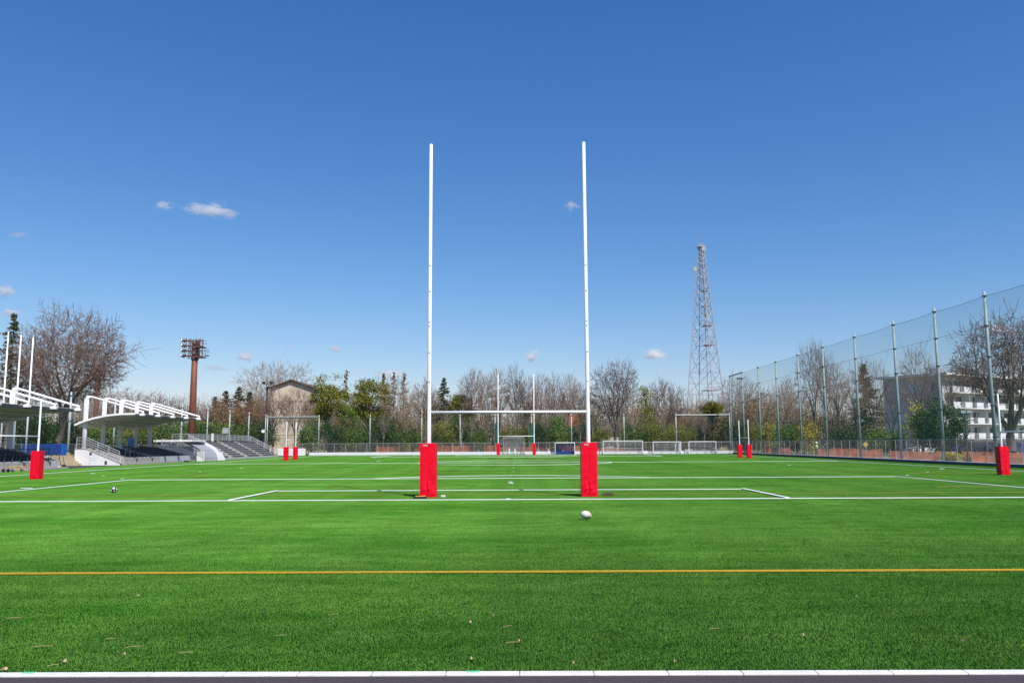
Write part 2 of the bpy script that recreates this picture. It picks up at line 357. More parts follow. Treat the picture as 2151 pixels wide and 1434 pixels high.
for s_, y0 in ((1, YG), (-1, YG2)):
    seg(lw, [(X0-9.16, y0+s_*.07), (X0-9.16, y0+s_*5.5)], .12, LZ+.001); seg(lw, [(X0+9.16, y0+s_*.07), (X0+9.16, y0+s_*5.5)], .12, LZ+.001); seg(lw, [(X0-9.1, y0+s_*5.5), (X0+9.1, y0+s_*5.5)], .12)
    seg(lw, [(X0-20.16, y0+s_*.07), (X0-20.16, y0+s_*16.5)], .12, LZ+.001); seg(lw, [(X0+20.16, y0+s_*.07), (X0+20.16, y0+s_*16.5)], .12, LZ+.001); seg(lw, [(X0-20.1, y0+s_*16.5), (X0+20.1, y0+s_*16.5)], .12)
    a0 = math.acos(5.5/9.15); seg(lw, [(X0+9.15*math.sin(t), y0+s_*(11+9.15*math.cos(t))) for t in np.linspace(-a0, a0, 40)], .12, LZ+.002)
seg(lw, [(X0+9.15*math.sin(t), YH+9.15*math.cos(t)) for t in np.linspace(0, 2*math.pi, 72, endpoint=False)], .12, LZ+.002, True)
for y in (YG+11, YH): lw.lathe([(0.001, LZ+.004), (.12, LZ+.004)], (X0, y, 0), 12)
# short rugby dashes seen across the field
for px, py, wd in ((56, 1026, 24), (195, 994.5, 9), (217, 1000, 4), (257, 1007, 6), (905, 1052, 0), (850, 971, 0), (1072, 1012.8, 9), (1068, 1049, 8), (1905, 999, 6), (1948, 992, 4), (1978, 985, 10), (1658, 977, 8), (1073, 999, 3), (1078, 990.5, 2), (1080, 983.5, 2), (795, 968.5, 8), (1010, 957, 5), (507, 983, 5), (420, 992, 4), (1205, 957.5, 5), (870, 958, 4)):
    if not wd: continue
    p = gp(px, py); k = wd/(FPX/p.y); seg(lw, [(p.x-k/2, p.y), (p.x+k/2, p.y)], .12, LZ+.003)
a, c = gp(1352, 954.5), gp(1384, 958); seg(lw, [a, c], .1, LZ+.003)
a, c = gp(786, 961), gp(820, 957.5); seg(lw, [a, c], .1, LZ+.003)
def thick(o): md = o.modifiers.new('pile', 'SOLIDIFY'); md.thickness = .018; md.offset = -1
thick(struct('white_line_marking', lw, 'lineW'))
yy = gp(1100, 1203.5).y; seg(ly, [(-12, yy), (12, yy)], .075)
thick(struct('yellow_line_marking', ly, 'lineY'))
yb = gp(1075, 1039.5).y; seg(lf, [(-34, yb), (XF-1, yb)], .1, LZ+.0045)
for px0, px1, py in ((690, 942, 1022.5), (1200, 1450, 1020), (1960, 2120, 1023), (1600, 1870, 991), (1900, 2151, 994), (300, 470, 1001.5), (60, 130, 1000), (640, 1050, 993), (1090, 1500, 990.5)):
    a, c = gp(px0, py), gp(px1, py); seg(lf, [(a.x, (a.y+c.y)/2), (c.x, (a.y+c.y)/2)], .09, LZ+.0055)
for q in ((375, 1001, 440, 995), (1720, 988, 1790, 992), (570, 981, 605, 978.5), (695, 965, 712, 963.5)):
    seg(lf, [gp(q[0], q[1]), gp(q[2], q[3])], .12, LZ+.0065)
thick(struct('faint_line_marking', lf, 'lineY2'))

# near kerb: a row of white stones
b = MB(); x = -12.0
yk1 = gp(1075, 1416).y
while x < 12: b.box(x+.002, x+.598, yk1, YK-.004, -.05, .004); x += .6
o = struct('kerb', b, 'kerb'); md = o.modifiers.new('bevel', 'BEVEL'); md.width = .006; md.segments = 2
b = MB()
for px in (995, 70): q = gp(px, 1408.5); b.box(q.x-.05, q.x+.05, YK-.045, YK-.006, .0045, .0065)
struct('green_paint_mark', b, mat('mint_paint', (.12, .55, .35), .8))
# far kerb wall and right kerb
b = MB(); b.box(at(650, 950, YB).x, XF, YB-.25, YB+.05, -.05, .46); tag(obj('kerb_wall', b, 'whitewall', bevel=.01), 'long low white kerb wall at the foot of the far fence', 'wall')
b = MB(); b.box(at(585, 950, YB).x, at(643, 950, YB).x, YB-.6, YB-.3, -.05, 1.15); tag(obj('wall', b, 'whitewall', bevel=.01), 'white retaining wall just right of the open bleachers', 'wall')
b = MB(); b.box(XF-.15, XF+.15, 20, YB-.3, -.05, .16); struct('side_kerb', b, 'kerbgrey')
b = MB(); b.box(XF-.12, XF+.18, 20, YB-.3, .164, .20); struct('side_kerb_top', b, 'kerb')

# ------------------------------------------------------------------ rugby goals
def goal_parts(t, sep, hbar, hl, hr, r, padw, padh, along='x', rib=False, logo=False):
    def P(a, z, c=0): return (a, c, z) if along == 'x' else (c, a, z)
    for s_, hh in ((-1, hl), (1, hr)):
        p = MB(); a = s_*sep/2
        k = r*.93
        p.tube([P(a, 0), P(a, padh+.3), P(a, hbar+.25), P(a, hbar+.5), P(a, hh-.03), P(a, hh)], [r, r, r, k, k*.9, k*.5], 14)
        po = obj('post', p, 'white', t, True)
        if rib:
            for z in (1.0, 2.0, 2.9, 3.05, 4.1, 5.0):
                zz = hbar+z*1.05
                obj('bolt', MB().tube([P(a-.02, zz, -r*.8), P(a+.03, zz+.03, -r*1.05)], .012, 6), 'black', po)
        pd = MB(); n = 7; hw = padw/2
        pts = []
        rr = random.Random(int(s_+5)+int(padw*100))
        cx, cy = P(a, 0)[:2]
        # box sleeve, slightly bulged faces, seam down the middle of the front
        rows = 13; prof = [(-1, -1), (-.5, -1.015), (-.06, -1.01), (0, -.965), (.06, -1.01), (.5, -1.015), (1, -1), (1.01, 0), (1, 1), (0, 1.01), (-1, 1), (-1.01, 0)]
        o_ = len(pd.v)
        for i in range(rows+1):
            z = .0+padh*i/rows
            for j, (u, v_) in enumerate(prof):
                jj = (rr.random()-.5)*.012 if 0 < i < rows else 0
                fold = .03*math.exp(-((i/rows-.12)/.15)**2)*math.sin(j*2.1+i) if 0 < i < rows and 1 <= j <= 5 else 0
                pd.v.append((cx+hw*u+jj, cy+hw*v_+fold+jj, z))
        npf = len(prof)
        for i in range(rows):
            for j in range(npf): j2 = (j+1) % npf; pd.f.append((o_+i*npf+j, o_+i*npf+j2, o_+(i+1)*npf+j2, o_+(i+1)*npf+j))
        pd.f.append(tuple(o_+rows*npf+j for j in range(npf))); pd.f.append(tuple(o_+j for j in reversed(range(npf))))
        q = obj('padding', pd, 'red', t)
        if logo:
            lg = MB()
            for k_ in range(4): lg.box(cx-hw*.62+k_*.042, cx-hw*.62+k_*.042+.032, cy-hw*1.02-.006, cy-hw*1.02-.002, padh-.085, padh-.045)
            lg.box(cx-hw*.60, cx-hw*.60+.15, cy-hw*1.02-.006, cy-hw*1.02-.002, padh-.10, padh-.092)
            obj('logo', lg, 'redlogo', q)
    c = MB(); c.tube([P(-sep/2+r*.8, hbar), P(sep/2-r*.8, hbar)], r*.64, 12); obj('crossbar', c, 'white', t, True)
g1 = thing('rugby_goal', 'tall white rugby goal with red padded posts nearest the camera', 'rugby goal', (X0, YP, 0)); goal_parts(g1, 5.6, 2.94, 12.76, 12.8, .074, .55, 1.86, rib=True, logo=True)
g2 = thing('rugby_goal', 'white rugby goal with red pads at the far end, seen between the near posts', 'rugby goal', (X0, YF, 0)); goal_parts(g2, 5.6, 2.94, 12.6, 12.6, .085, .5, 1.85)
def smallgoal(px, py, Xs, side, label, sgn):
    p = gp(px, py); Y1 = FPX*Xs/(px-1087.8)
    t = thing('mini_rugby_goal', label, 'rugby goal', (Xs, Y1+sgn*2.0, 0), 0, 'small cross-field rugby goals')
    goal_parts(t, 4.0, 2.35, 4.45, 4.45, .055, .48, 1.55, along='y')
smallgoal(83, 1003, -26.6, 0, 'small white rugby goal with red pads at the left, in front of the roofed stand', -1)
smallgoal(2090, 994, 26.6, 0, 'small white rugby goal with red pads at the right edge, in front of the apartments', -1)
smallgoal(603, 965, -26.6, 0, 'small rugby goal with red pads in front of the open bleachers\' right end', 1)
smallgoal(1567, 959, 26.6, 0, 'small rugby goal with red pads near the far right corner net', 1)

# ------------------------------------------------------------------ balls and small things on the turf
def rugby_ball():
    p = gp(1231, 1092); L, r_ = .145, .096
    t = thing('rugby_ball', 'white oval rugby ball lying on the turf in front of the right post', 'rugby ball', (p.x, p.y, .02))
    b = MB(); n = 24; pr = []
    for i in range(n+1):
        u = -1+2*i/n; pr.append((max(r_*math.sqrt(max(1-u*u, 0))**1.12, .0005), u*L))
    b.lathe(pr, (0, 0, 0), 28)
    m = mat('ball_leather', (.75, .74, .70), .45, bump=.15, bscale=250); nt_ = m.node_tree; bs = nt_.nodes['Principled BSDF']
    tc = nt_.nodes.new('ShaderNodeTexCoord'); sp = nt_.nodes.new('ShaderNodeSeparateXYZ'); rp = nt_.nodes.new('ShaderNodeValToRGB'); rp.color_ramp.interpolation = 'CONSTANT'
    e = rp.color_ramp.elements; e[0].color = (.05, .06, .07, 1); e[0].position = 0
    e[1].color = (.75, .74, .70, 1); e[1].position = .13
    for ps, cc in ((.80, (.10, .25, .28, 1)), (.84, (.75, .74, .70, 1)), (.88, (.75, .25, .14, 1)), (.95, (.7, .7, .68, 1))):
        q = e.new(ps); q.color = cc
    nt_.links.new(tc.outputs['Generated'], sp.inputs[0]); nt_.links.new(sp.outputs[2], rp.inputs[0]); nt_.links.new(rp.outputs[0], bs.inputs['Base Color'])
    bo = obj('leather', b, m, t, True); bo.rotation_euler = (R(15), R(98), R(-18)); bo.location.z = r_+.012
    c = MB()
    for k in range(4):
        a = k*math.pi/2+.4
        c.tube([((r_*math.sqrt(max(1-u*u, 0))**1.12+.0004)*math.cos(a), (r_*math.sqrt(max(1-u*u, 0))**1.12+.0004)*math.sin(a), u*L) for u in np.linspace(-.97, .97, 20)], .0018, 4)
    co_ = obj('seam', c, 'black', bo)
rugby_ball()
def soccer_ball():
    p = gp(238.5, 1035.5); r_ = .115
    t = thing('soccer_ball', 'black and white soccer ball lying on the turf at the left', 'soccer ball', (p.x, p.y, .022))
    import bmesh
    bm = bmesh.new(); bmesh.ops.create_icosphere(bm, subdivisions=4, radius=r_); me = bpy.data.meshes.new('shell'); bm.to_mesh(me); bm.free()
    o = link('shell', me, 'black', t, True); o.location.z = r_; o.rotation_euler = (.4, .3, .2)
    phi = (1+5**.5)/2; ico = [Vector(v).normalized() for v in [(0, s1, s2*phi) for s1 in (-1, 1) for s2 in (-1, 1)]+[(s1, s2*phi, 0) for s1 in (-1, 1) for s2 in (-1, 1)]+[(s2*phi, 0, s1) for s1 in (-1, 1) for s2 in (-1, 1)]]
    b = MB()
    for c in ico:
        u = c.cross(Vector((.3, .5, .81))).normalized(); v = c.cross(u)
        ring = [(c+(u*math.cos(t_)+v*math.sin(t_))*.40).normalized()*(r_+.004) for t_ in np.linspace(0, 2*math.pi, 5, endpoint=False)]
        mid = [((ring[i]+ring[(i+1) % 5])/2).normalized()*(r_+.004) for i in range(5)]
        n = len(b.v); b.v += [tuple(c*(r_+.007))]+[tuple(q) for i in range(5) for q in (ring[i], mid[i])]
        b.f += [(n, n+1+i, n+1+(i+1) % 10) for i in range(10)]
    po = obj('panel', b, 'white', o, True)
soccer_ball()
def slab(px, py, w_, d_, h_, name, label, cat, m1, m2=None, rz=0.):
    p = gp(px, py); t = thing(name, label, cat, (p.x, p.y+d_/2, .022), rz)
    b = MB(); b.box(-w_/2, w_/2, -d_/2, d_/2, 0, h_); obj('base', b, m1, t, bevel=.006)
    if m2:
        b = MB(); b.box(-w_*.36, w_*.40, -d_*.1, d_*.6, h_+.002, h_+.03); obj('pad', b, m2, t, bevel=.005)
    return t
slab(882, 1047.5, .46, .10, .05, 'weight_plate', 'flat black plate with a yellow pad at the foot of the left post', 'plate', 'black', 'yellow', .05)
slab(1277, 1041.5, .42, .12, .05, 'weight_plate', 'flat dark brown plate on the turf right of the right padded post', 'plate', 'rustd', 'black')
t = thing('wooden_block', 'small pale block lying just right of the left padded post', 'block', gp(931, 1045)+Vector((0, 0, .02)))
b = MB(); b.box(-.075, .075, -.05, .05, 0, .07); obj('block', b, 'kerb', t, bevel=.01)
# fallen leaves
LV = [(289, 1250, 'pale dry leaf on the turf at the left below the yellow line', .05), (986, 1306, 'dry leaf, upper of two in the middle foreground', .04), (1035, 1291, 'small dry leaf, farthest from the kerb in the middle foreground', .03), (992, 1382, 'pale leaf close to the white kerb in the middle', .05), (8, 1405, 'pale leaf by the kerb in the bottom left corner', .05), (133, 1388, 'brown leaf near the kerb at the left', .05), (260, 1373, 'tiny brown leaf left of centre above the kerb', .03), (1089, 1345, 'brown curled leaf in the dark middle foreground turf', .03), (1203, 1391, 'orange leaf beside the kerb right of the middle', .03), (1418, 1387, 'dark curled leaf near the kerb at the right', .04), (1799, 1252, 'tiny pale leaf on the right foreground turf', .03), (1787, 1102, 'small pale scrap on the turf right of the rugby ball', .05), (1686, 1333, 'small brown leaf in the lower right turf', .03), (2020, 1344, 'small leaf near the right edge of the foreground turf', .03)]
rr = random.Random(3)
for px, py, lab, s_ in LV:
    p = gp(px, py, .028); b = MB(); n = 10; vs = []
    for k in range(n):
        a = 2*math.pi*k/n; r_ = s_*.34*(1+.25*math.cos(2*a)+.15*rr.uniform(-1, 1)); vs.append((r_*math.cos(a)*1.3, r_*math.sin(a)*.8, .012*math.sin(a*2)+.006))
    b.add([(0, 0, .0)]+vs, [(0, 1+k, 1+(k+1) % n) for k in range(n)])
    o = obj('fallen_leaf', b, 'leaflitter', fixn=False); o.location = p; o.rotation_euler.z = rr.uniform(0, 6)
    md = o.modifiers.new('thick', 'SOLIDIFY'); md.thickness = .002
    tag(o, lab, 'leaf', 'dry leaves scattered on the turf')
ND = [(30, 1297, .14), (90, 1357, .17), (280, 1358, .15), (232, 1341, .08), (390, 1370, .12), (110, 1397, .08), (1066, 1315, .1), (1075, 1349, .12), (590, 1334, .1), (1500, 1320, .1), (700, 1290, .1)]
NL = ['left edge of the foreground', 'lower left, above the leaf by the kerb', 'left, below the pale leaf', 'left foreground, short one', 'left of centre near the kerb', 'bottom left near the kerb', 'middle foreground, upper one', 'middle foreground beside the curled leaf', 'left of the middle foreground', 'right foreground', 'left of centre foreground']
for (px, py, L_), nl in zip(ND, NL):
    p = gp(px, py, .028); b = MB(); b.tube([(-L_/2, -.01, 0), (0, .004, .006), (L_/2, .02, .002)], .0022, 4)
    o = obj('pine_needle', b, 'leaflitter'); o.location = p; o.rotation_euler.z = rr.uniform(-.3, .3); tag(o, 'dry brown pine needle on the turf, '+nl, 'pine needle', 'pine needles scattered on the turf')

# ------------------------------------------------------------------ trees
def segmesh(name, P0, P1, R0, R1, n=3):
    d = P1-P0; L = np.linalg.norm(d, axis=1, keepdims=True); L[L == 0] = 1; d = d/L
    u = np.tile(np.array([[.31, .17, .93]]), (len(d), 1)); u[np.abs((d*u).sum(1)) > .9] = (1, 0, 0)
    a = np.cross(d, u); a /= np.linalg.norm(a, axis=1, keepdims=True); b_ = np.cross(d, a)
    k = np.arange(n)*2*np.pi/n; c, s = np.cos(k)[None, :, None], np.sin(k)[None, :, None]
    off = a[:, None]*c+b_[:, None]*s
    v = np.concatenate([P0[:, None]+off*R0[:, None, None], P1[:, None]+off*R1[:, None, None]], 1).reshape(-1, 3)
    m_ = len(d); base = (np.arange(m_)*2*n)[:, None]; i = np.arange(n)[None]; j = (i+1) % n
    q = np.stack([base+i, base+j, base+n+j, base+n+i], -1).reshape(-1, 4)
    return v, q
def arrmesh(name, v, q):
    me = bpy.data.meshes.new(name); me.vertices.add(len(v)); me.vertices.foreach_set('co', v.astype(np.float32).ravel())
    k = q.shape[1]; me.loops.add(q.size); me.loops.foreach_set('vertex_index', q.astype(np.int32).ravel()); me.polygons.add(len(q))
    me.polygons.foreach_set('loop_start', (np.arange(len(q))*k).astype(np.int32)); me.update(calc_edges=True); return me
def bare_tree(seed, H, kind='zelkova', bark='bark', twig='twig', n5=4, tr=1., crown_w=None, shift=0., N=None):
    """branches split again and again towards points spread through the crown"""
    rng = np.random.default_rng(seed); W = crown_w or H*.6
    N = N or {'zelkova': 5200, 'tall': 2300, 'fork': 2300, 'open': 1500}[kind]
    cz, az, th, f0 = {'zelkova': (.60, .40, .17, .34), 'tall': (.64, .36, .30, .30), 'fork': (.62, .38, .25, .33), 'open': (.62, .38, .26, .32)}[kind]
    nc = max(8, int(N**.5*.9)); d = rng.normal(size=(nc, 3)); d /= np.linalg.norm(d, axis=1, keepdims=True); d[:, 2] = np.abs(d[:, 2]+.25)-.25
    cl = d*rng.uniform(.45, 1.0, nc)[:, None]**.6
    d = rng.normal(size=(N, 3)); d /= np.linalg.norm(d, axis=1, keepdims=True); rad = rng.uniform(.12, 1, N)**.45
    q = d*rad[:, None]; pick = rng.uniform(size=N) < .55; q[pick] = (cl[rng.integers(0, nc, N)]+rng.normal(0, .13, (N, 3)))[pick]
    lump = 1+.07*np.sin(4*q[:, 0]+seed)*np.cos(3*q[:, 2]+seed)+.07*np.sin(5*q[:, 1]+2*seed)
    T = q*lump[:, None]; T[:, 2] = np.where(T[:, 2] < -.55, -.55*rng.uniform(size=N), T[:, 2])
    # the fan narrows towards the fork
    z = cz+T[:, 2]*az; nar = np.clip((z-th)/(cz-th), .15, 1)**.8; nar = np.where(z < cz, nar, 1)
    T = np.stack([T[:, 0]*W/2*nar+shift*W*np.clip((z-th)/(1-th), 0, 1), T[:, 1]*W/2*nar, z*H], 1)
    A = []; r0 = H*.0165*tr; tk = max(1., tr*.95)
    def seg_(a, c, ra, rb): A.append((*a, *c, ra, rb))
    p = np.array([0., 0., 0.]); k = 4; prev = p
    for i in range(1, k+1):
        nx_ = np.array([shift*W*.2*(i/k)+rng.normal(0, .02)*H*.3, rng.normal(0, .02)*H*.3, H*th*i/k]); seg_(prev, nx_, r0*(1.25-.25*(i-1)/k if i == 1 else 1.05-.05*i/k), r0*(1.05-.05*i/k)); prev = nx_
    st = [(prev, np.arange(N), r0)]
    while st:
        p, ix, rp = st.pop(); n = len(ix)
        if n <= 2:
            for t in ix:
                a = p; c = T[t]; m_ = (a+c)/2+rng.normal(0, .04, 3)*np.linalg.norm(c-a)+np.array([0, 0, -.03])*np.linalg.norm(c-a)
                seg_(a, m_, min(rp, .018), .014*tk); seg_(m_, c, .014*tk, .009*tk)
            continue
        X = T[ix]; c0 = X.mean(0); _, v = np.linalg.eigh(np.cov((X-c0).T)); ax_ = v[:, 2]+rng.normal(0, .25, 3); pr = X@ax_
        ks = 3 if n > N*.3 else 2
        cuts = np.quantile(pr, [rng.uniform(.3, .4), rng.uniform(.6, .7)] if ks == 3 else [rng.uniform(.35, .65)])
        g = np.digitize(pr, cuts)
        for j_ in range(ks):
            sub = ix[g == j_]
            if len(sub) == 0: continue
            c = T[sub].mean(0); f_ = f0*rng.uniform(.75, 1.3); r_ = max(r0*(len(sub)/N)**.52, .018)
            w_ = p+(c-p)*f_; w_ = w_+rng.normal(0, .035, 3)*np.linalg.norm(w_-p)
            seg_(p, w_, min(rp, r_*1.15), r_); st.append((w_, sub, r_))
    A = np.array(A); P0, P1, R0, R1 = A[:, :3], A[:, 3:6], A[:, 6], A[:, 7]; big = R1 > r0*.22
    v, q = segmesh('', P0[big], P1[big], R0[big], R1[big], 7); tm = arrmesh('trunk', v, q); tm.materials.append(M[bark])
    v, q = segmesh('', P0[~big], P1[~big], R0[~big], R1[~big], 3); cm = arrmesh('crown', v, q); cm.materials.append(M[twig]); return tm, cm
def quads(rng, c, size, flat=.0):
    n = len(c); a = rng.normal(size=(n, 3)); a[:, 2] *= (1-flat); a /= np.linalg.norm(a, axis=1, keepdims=True); b_ = np.cross(a, rng.normal(size=(n, 3))); b_ /= np.linalg.norm(b_, axis=1, keepdims=True)
    s = (size*rng.uniform(.6, 1.4, n))[:, None]
    v = np.stack([c-a*s, c-b_*s*.6, c+a*s, c+b_*s*.6], 1).reshape(-1, 3); return v, np.arange(4*n).reshape(-1, 4)
def leafy_tree(seed, H, W, leaf, z0=.3, clumps=110, per=55, size=.17, bark='bark', shape='round', cr=.085):
    rng = np.random.default_rng(seed); th = rng.uniform(0, 6.28, clumps); u = rng.uniform(-1, 1, clumps); rad = rng.uniform(.45, 1, clumps)**.6
    r2 = np.sqrt(1-u*u); c = np.stack([r2*np.cos(th), r2*np.sin(th), u], 1)*rad[:, None]
    hz = H*(1-z0)/2
    lump = 1+.22*np.sin(th*3+seed)*np.cos(u*4+seed)
    if shape == 'cone':
        zz = rng.uniform(0, 1, clumps)**1.3; rr_ = (1-zz)**.8*rng.uniform(.3, 1, clumps)**.5; c = np.stack([np.cos(th)*rr_, np.sin(th)*rr_, zz*2-1], 1); lump = 1
    cc = c*np.array([W/2*.9, W/2*.9, hz*.92])*(lump[:, None] if np.ndim(lump) else 1)+np.array([0, 0, H-hz])
    csz = W*cr*rng.uniform(.6, 1.5, clumps)
    p = cc[:, None]+rng.normal(0, 1, (clumps, per, 3))*csz[:, None, None]*np.array([1, 1, .62]); p = p.reshape(-1, 3); p = p[p[:, 2] > .05]
    v, q = quads(rng, p, size); cm = arrmesh('crown', v, q); cm.materials.append(M[leaf])
    base = np.zeros((1, 3)); A = []; hh = H*(z0+.3); K = 5; pp = [np.array([rng.normal(0, .02)*H*k/K, rng.normal(0, .02)*H*k/K, hh*k/K]) for k in range(K+1)]; r0 = H*.016
    for k in range(K): A.append((pp[k], pp[k+1], r0*(1-.12*k), r0*(1-.12*(k+1))))
    for i in range(0, clumps, 2):
        k = rng.integers(2, K+1); m_ = (pp[k]+cc[i])/2+rng.normal(0, .03, 3)*W; A.append((pp[k], m_, r0*.3, r0*.2)); A.append((m_, cc[i], r0*.2, r0*.08))
    P0, P1, R0, R1 = [np.array([x[i] for x in A]) for i in range(4)]
    v, q = segmesh('', P0, P1, R0, R1, 6); tm = arrmesh('trunk', v, q); tm.materials.append(M[bark]); return tm, cm
def conifer(seed, H, W, leaf='needle', tiers=26, z0=.18, dens=26, sparse=1., bark='bark'):
    rng = np.random.default_rng(seed); A = [(np.array([0, 0, 0.]), np.array([0, 0, H*.98]), H*.013, .03)]; cs = []
    for i in range(tiers):
        f = i/(tiers-1); z = H*(z0+(1-z0)*f*.98); rl = W/2*(1-f)**.8+.25
        for k in range(rng.integers(4, 7)):
            if rng.uniform() > sparse: continue
            a = rng.uniform(0, 6.28); l = rl*rng.uniform(.55, 1.15); e = np.array([np.cos(a)*l, np.sin(a)*l, -l*.12+rng.normal(0, .15)])
            l *= 1+.35*math.sin(i*1.9+seed); s0 = np.array([0, 0, z+rng.normal(0, .25)]); A.append((s0, s0+e, .05, .015)); t = rng.uniform(.2, 1.05, dens)[:, None]
            cs.append(s0+e*t+rng.normal(0, 1, (dens, 3))*np.array([.28, .28, .13])*(.5+.5*(1-f)))
    c = np.concatenate(cs); v, q = quads(rng, c, .15, .4); cm = arrmesh('crown', v, q); cm.materials.append(M[leaf])
    P0, P1, R0, R1 = [np.array([x[i] for x in A]) for i in range(4)]; v, q = segmesh('', P0, P1, R0, R1, 6); tm = arrmesh('trunk', v, q); tm.materials.append(M[bark]); return tm, cm

V = {}
def var(key, fn, *a, H=10, W=8, **k): V[key] = (fn(*a, **k), H, W)
var('zel', bare_tree, 11, 16, 'zelkova', crown_w=13, shift=.10, N=14000, tr=1.5, H=16, W=13)
var('zelB', bare_tree, 12, 14, 'zelkova', crown_w=11, tr=1.3, H=14, W=11)
var('zelR', bare_tree, 17, 14, 'zelkova', crown_w=13, tr=2.1, N=7500, H=14, W=13)
var('zelG', bare_tree, 14, 15, 'zelkova', 'barkpale', 'twigpale', crown_w=13, n5=3, H=15, W=13)
var('tallA', bare_tree, 21, 16, 'tall', 'bark', 'twigpale', crown_w=7, n5=3, H=16, W=7)
var('tallB', bare_tree, 22, 16, 'tall', 'bark', 'twig', crown_w=7.5, n5=3, H=16, W=7.5)
var('tallC', bare_tree, 23, 17, 'tall', 'barkpale', 'twig', crown_w=6.5, n5=3, H=17, W=6.5)
var('forkA', bare_tree, 31, 14, 'fork', 'barkpale', 'twigpale', crown_w=8.5, n5=3, H=14, W=8.5)
var('openA', bare_tree, 34, 14, 'open', 'bark', 'twigpale', crown_w=9, n5=3, H=14, W=9)
var('openB', bare_tree, 35, 14, 'open', 'bark', 'twig', crown_w=10, n5=3, H=14, W=10)
var('sap', bare_tree, 36, 8, 'tall', 'barkpale', 'twigpale', crown_w=3, N=220, H=8, W=3)
var('forkB', bare_tree, 32, 13, 'fork', 'bark', 'twigred', crown_w=9, n5=4, H=13, W=9)
var('eveA', leafy_tree, 41, 15, 7.5, 'leafolive', .28, 130, 85, .14, cr=.075, H=15, W=7.5)
var('eveB', leafy_tree, 42, 14.5, 8, 'leafolive', .35, 130, 85, .14, cr=.07, H=14.5, W=8)
var('eveD', leafy_tree, 43, 9, 8, 'leafdark', .05, 140, 85, .14, cr=.07, H=9, W=8)
var('eveG', leafy_tree, 44, 7, 6, 'leafgreen', .08, 90, 75, .12, cr=.08, H=7, W=6)
var('eveY', leafy_tree, 45, 11, 4, 'leafolive', .2, 70, 45, .12, shape='cone', cr=.13, bark='barkpale', H=11, W=4)
var('brn', leafy_tree, 46, 9, 7, 'leafbrown', .2, 80, 40, .12, cr=.09, bark='barkpale', H=9, W=7)
var('cedar', conifer, 51, 15, 5.5, 'needle', H=15, W=5.5)
var('cedarS', conifer, 52, 15, 5, 'needlepink', 22, .3, 12, .8, H=15, W=5)
var('pineB', conifer, 54, 15, 8, 'needle', 30, .1, 60, 1., H=15, W=8)
var('pine', conifer, 53, 17, 7, 'needle', 24, .3, 30, .75, H=17, W=7)
var('bushG', leafy_tree, 61, 3.2, 4, 'leafgreen', .0, 70, 75, .09, cr=.11, H=3.2, W=4)
var('bushD', leafy_tree, 62, 4.5, 5, 'leafdark', .0, 80, 75, .10, cr=.11, H=4.5, W=5)
var('bushY', leafy_tree, 63, 3.6, 3.4, 'leafyellow', .1, 40, 50, .1, cr=.11, H=3.6, W=3.4)
var('bushO', leafy_tree, 64, 4.5, 5, 'leafolive', .1, 70, 70, .10, cr=.1, H=4.5, W=5)
var('ball', leafy_tree, 65, 14, 4.4, 'leafolive', .68, 110, 80, .11, cr=.10, H=14, W=4.6)
tr_rng = random.Random(9)
def tree(key, px, top, Y, wpx, name, label, cat, group, z0=0., rz=None):
    (tm, cm), H, W = V[key]; s = FPX/Y; p = at(px, 931, Y); ht = at(px, top, Y).z-z0; wd = wpx/s
    t = thing(name, label, cat, (p.x, Y, z0), tr_rng.uniform(0, 6.28) if rz is None else rz, group)
    t.scale = (wd/W, wd/W, ht/H)
    for nm, me in (('trunk', tm), ('crown', cm)):
        o = bpy.data.objects.new(nm, me); C.objects.link(o); o.parent = t
    return t
GB, GE, GC, GS = 'bare trees beyond the fences', 'evergreen trees beyond the fences', 'conifers beyond the fences', 'shrubs under the trees beyond the fences'
